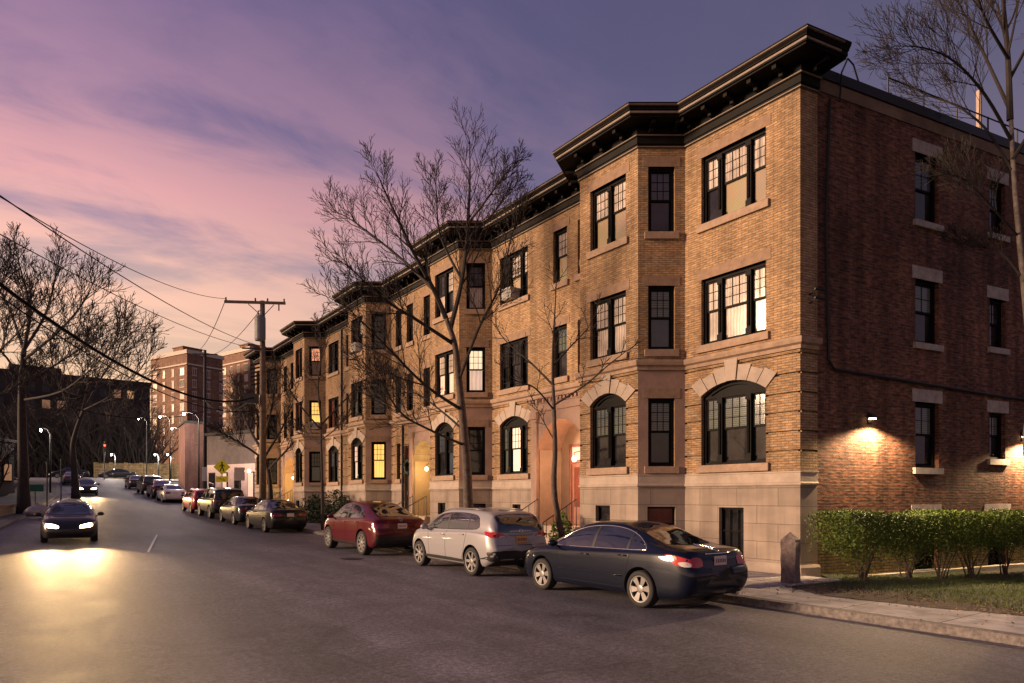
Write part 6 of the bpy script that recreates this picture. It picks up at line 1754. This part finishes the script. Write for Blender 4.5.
# left plots: dark house behind the trees
P0_ = at(-60, 490, 52); P1_ = at(14, 490, 60)
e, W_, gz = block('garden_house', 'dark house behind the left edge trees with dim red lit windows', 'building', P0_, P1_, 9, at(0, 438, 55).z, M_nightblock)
for i in range(3):
    x = W_*(.55+.17*i); b = MB(); b.box(x-.55, x+.55, -.08, -.002, 2.0, 3.6); f = b.build('window', M_dark, e, uv=False)
    b = MB(); b.box(x-.45, x+.45, -.10, -.082, 2.1, 3.5); b.build('pane', M_dim if i != 1 else M_towerglass, f, uv=False)

# lane mark
b = MB(); q0 = at(157, 533, 32); q1 = at(150, 519, 40)
def rp(px, py): 
    t = 30.0
    for _ in range(30):
        p = at(px, py, t); t += (p.z-zroad(p.y))*6 if False else 0
        zt2 = zroad(p.y); t = (CAM_H-zt2)*F/(py-HOR)
    p = at(px, py, t); return Vector((p.x, p.y, zroad(p.y)))
a, c = rp(157, 535), rp(148, 520)
wd = Vector((.035, 0, 0)); up_ = Vector((0, 0, .012))
b.quad(a-wd+up_, a+wd+up_, c+wd+up_, c-wd+up_)
tag(b.build('road_markings', M_white), kind='structure')
mh = MB(); mh.lathe([(0, .008), (.33, .008), (.33, .0)], 28, Matrix.Translation((-6.6, 10.5, zroad(10.5)+.004))); tag(mh.build('manhole_cover', M_metal), 'round iron manhole cover in the road beside the red car', 'manhole cover')

# ---- the car coming down the left lane with its headlamps on
M_beam = emis('headlamp_beam', (1, .74, .42), 30)
oc = car('dark car driving down the left lane with bright headlamps', '', SEDAN, paint('oncoming_paint', (.03, .028, .03), .4), cat='car', lo=True, taillight='plain', chrome=2, lights_on=True, lightmat=M_beam)
def drive(e, x, y, yaw):
    park(e, x, y); e.rotation_euler = (-math.atan2(zroad(y+1.3)-zroad(y-1.3), 2.6), 0, PI+yaw)
OX, OY, OYAW = -13.1, 22.5, -.06
drive(oc, OX, OY, OYAW)
def beams(x, y, yaw, power):
    fw = Vector((math.sin(yaw), -math.cos(yaw), 0)); rt = Vector((math.cos(yaw), math.sin(yaw), 0))
    for s in (-1, 1):
        L_ = bpy.data.lights.new('headlamp_light', 'SPOT'); L_.energy = power; L_.color = (1, .62, .27); L_.spot_size = math.radians(52); L_.spot_blend = 1.0; L_.shadow_soft_size = .08
        o = bpy.data.objects.new('headlamp_light', L_); COL.objects.link(o); o.location = Vector((x, y, zroad(y)+.70)) + fw*2.50 + rt*.62*s
        dv = fw + Vector((0, 0, .03)); o.rotation_euler = dv.to_track_quat('-Z', 'Y').to_euler()
beams(OX, OY, OYAW, 3000)
oc2 = copy_tree(oc); oc2['label'] = 'farther oncoming car with lit headlamps near the top of the hill'; drive(oc2, -10.0, 66.0, .0); oc2.name = 'oncoming_car'
beams(-10.0, 66.0, .0, 2600)
for o in (oc, oc2): o['group'] = 'cars driving down with headlamps lit'
# ================================================================ SKY, SUN, CAMERA
SUN_AZ_X, SUN_AZ_Y, SUN_EL = -math.cos(math.radians(28)), math.sin(math.radians(28)), math.radians(11)
w = bpy.data.worlds.new('World'); sc.world = w; w.use_nodes = True
N, L = w.node_tree.nodes, w.node_tree.links
for n in list(N): N.remove(n)
out = N.new('ShaderNodeOutputWorld'); bg = N.new('ShaderNodeBackground'); bg.inputs['Strength'].default_value = 1.0
sky = N.new('ShaderNodeTexSky'); sky.sky_type = 'NISHITA'; sky.sun_disc = False; sky.sun_elevation = math.radians(3); sky.sun_rotation = math.atan2(SUN_AZ_X, SUN_AZ_Y)
sky.altitude = 100; sky.air_density = 1.6; sky.dust_density = 3; sky.ozone_density = 3
tc = N.new('ShaderNodeTexCoord'); sep = N.new('ShaderNodeSeparateXYZ'); L.new(tc.outputs['Generated'], sep.inputs['Vector'])
def math_(op, a, b=None, c=None):
    n = N.new('ShaderNodeMath'); n.operation = op
    for i, v in enumerate((a, b, c)):
        if v is None: continue
        if isinstance(v, (int, float)): n.inputs[i].default_value = v
        else: L.new(v, n.inputs[i])
    return n.outputs[0]
def dot(v):
    n = N.new('ShaderNodeVectorMath'); n.operation = 'DOT_PRODUCT'; L.new(tc.outputs['Generated'], n.inputs[0]); n.inputs[1].default_value = v; return n.outputs['Value']
glow = dot((SUN_AZ_X, SUN_AZ_Y, 0))                       # towards the afterglow
away = dot((math.cos(math.radians(-28))*1.0, -math.sin(math.radians(28)), 0))
# clouds: noise stretched along the horizon on a flat layer, projected from direction / height
den = math_('ADD', math_('MAXIMUM', sep.outputs['Z'], 0.0), .13)
cx_ = math_('DIVIDE', sep.outputs['X'], den); cy_ = math_('DIVIDE', sep.outputs['Y'], den)
comb = N.new('ShaderNodeCombineXYZ'); L.new(cx_, comb.inputs['X']); L.new(cy_, comb.inputs['Y'])
mp = N.new('ShaderNodeMapping'); mp.inputs['Rotation'].default_value = (0, 0, math.radians(62)); mp.inputs['Scale'].default_value = (.55, 1.25, 1); L.new(comb.outputs[0], mp.inputs['Vector'])
nz = N.new('ShaderNodeTexNoise'); nz.inputs['Scale'].default_value = .95; nz.inputs['Detail'].default_value = 9; nz.inputs['Roughness'].default_value = .58; nz.inputs['Distortion'].default_value = .9
L.new(mp.outputs[0], nz.inputs['Vector'])
nz2 = N.new('ShaderNodeTexNoise'); nz2.inputs['Scale'].default_value = 2.6; nz2.inputs['Detail'].default_value = 8; nz2.inputs['Roughness'].default_value = .62; nz2.inputs['Distortion'].default_value = 1.2; L.new(mp.outputs[0], nz2.inputs['Vector'])
def ramp(fac, stops):
    r = N.new('ShaderNodeValToRGB'); e = r.color_ramp.elements
    while len(e) < len(stops): e.new(.5)
    for el, (p, c) in zip(e, stops): el.position = p; el.color = (*c, 1)
    L.new(fac, r.inputs['Fac']); return r.outputs['Color']
def s2l(r, g, b): return tuple(((c/255)/12.92 if c/255 <= .04045 else ((c/255+.055)/1.055)**2.4) for c in (r, g, b))
el = sep.outputs['Z']
clear = ramp(el, [(0, s2l(236, 192, 146)), (.13, s2l(224, 184, 150)), (.24, s2l(196, 166, 152)), (.33, s2l(150, 126, 146)), (.41, s2l(108, 97, 136)), (.52, s2l(82, 77, 118)), (1, s2l(52, 53, 86))])
cloudc = ramp(el, [(0, s2l(242, 200, 152)), (.15, s2l(238, 194, 158)), (.28, s2l(228, 178, 160)), (.37, s2l(208, 152, 154)), (.46, s2l(156, 120, 144)), (.58, s2l(112, 93, 130)), (1, s2l(84, 76, 110))])
def mix(fac, a, b, mode='MIX'):
    n = N.new('ShaderNodeMixRGB'); n.blend_type = mode
    if isinstance(fac, (int, float)): n.inputs['Fac'].default_value = fac
    else: L.new(fac, n.inputs['Fac'])
    for i, v in ((1, a), (2, b)):
        if isinstance(v, tuple): n.inputs[i].default_value = (*v, 1)
        else: L.new(v, n.inputs[i])
    return n.outputs['Color']
cf = N.new('ShaderNodeMapRange'); cf.inputs['From Min'].default_value = .42; cf.inputs['From Max'].default_value = .60; cf.interpolation_type = 'SMOOTHSTEP'; L.new(math_('ADD', math_('MULTIPLY', nz.outputs['Fac'], .72), math_('MULTIPLY', nz2.outputs['Fac'], .28)), cf.inputs['Value'])
col = mix(cf.outputs['Result'], clear, cloudc)
# away from the afterglow the sky is slate blue
night = ramp(el, [(0, s2l(140, 112, 122)), (.25, s2l(116, 102, 120)), (.5, s2l(80, 76, 102)), (1, s2l(52, 52, 80))])
aw = N.new('ShaderNodeMapRange'); aw.inputs['From Min'].default_value = .38; aw.inputs['From Max'].default_value = -.55; L.new(glow, aw.inputs['Value'])
col = mix(aw.outputs['Result'], col, night)
skym = mix(1.0, sky.outputs['Color'], (.05, .045, .03), 'MULTIPLY')
col = mix(.35, col, skym, 'ADD')
gnd = N.new('ShaderNodeMapRange'); gnd.inputs['From Min'].default_value = -.02; gnd.inputs['From Max'].default_value = 0; L.new(sep.outputs['Z'], gnd.inputs['Value'])
col = mix(gnd.outputs['Result'], (.03, .025, .025), col)
L.new(col, bg.inputs['Color']); L.new(bg.outputs[0], out.inputs['Surface'])

S_l = bpy.data.lights.new('afterglow_sun', 'SUN'); S_l.energy = 5.0; S_l.angle = math.radians(14); S_l.color = (1, .665, .425)
so = bpy.data.objects.new('afterglow_sun', S_l); COL.objects.link(so)
dv = -Vector((SUN_AZ_X*math.cos(SUN_EL), SUN_AZ_Y*math.cos(SUN_EL), math.sin(SUN_EL))); so.rotation_euler = dv.to_track_quat('-Z', 'Y').to_euler()

cam = bpy.data.cameras.new('camera'); co = bpy.data.objects.new('camera', cam); COL.objects.link(co)
co.location = (CX, CY, CAM_H); co.rotation_euler = (PI/2, 0, -YAW)
cam.sensor_width = 36; cam.lens = F/1024*36; cam.shift_y = (HOR-341.5)/1024; cam.clip_end = 3000; cam.clip_start = .05
sc.camera = co
sc.view_settings.view_transform = 'Standard'; sc.view_settings.look = 'None'; sc.view_settings.exposure = .38; sc.view_settings.gamma = 1
sc.view_settings.use_curve_mapping = False
sc.render.engine = 'CYCLES'
sc.cycles.max_bounces = 6; sc.cycles.diffuse_bounces = 3; sc.cycles.glossy_bounces = 3; sc.cycles.caustics_reflective = False; sc.cycles.caustics_refractive = False
sc.cycles.sample_clamp_indirect = 4; sc.cycles.sample_clamp_direct = 0
sc.cycles.use_denoising = True
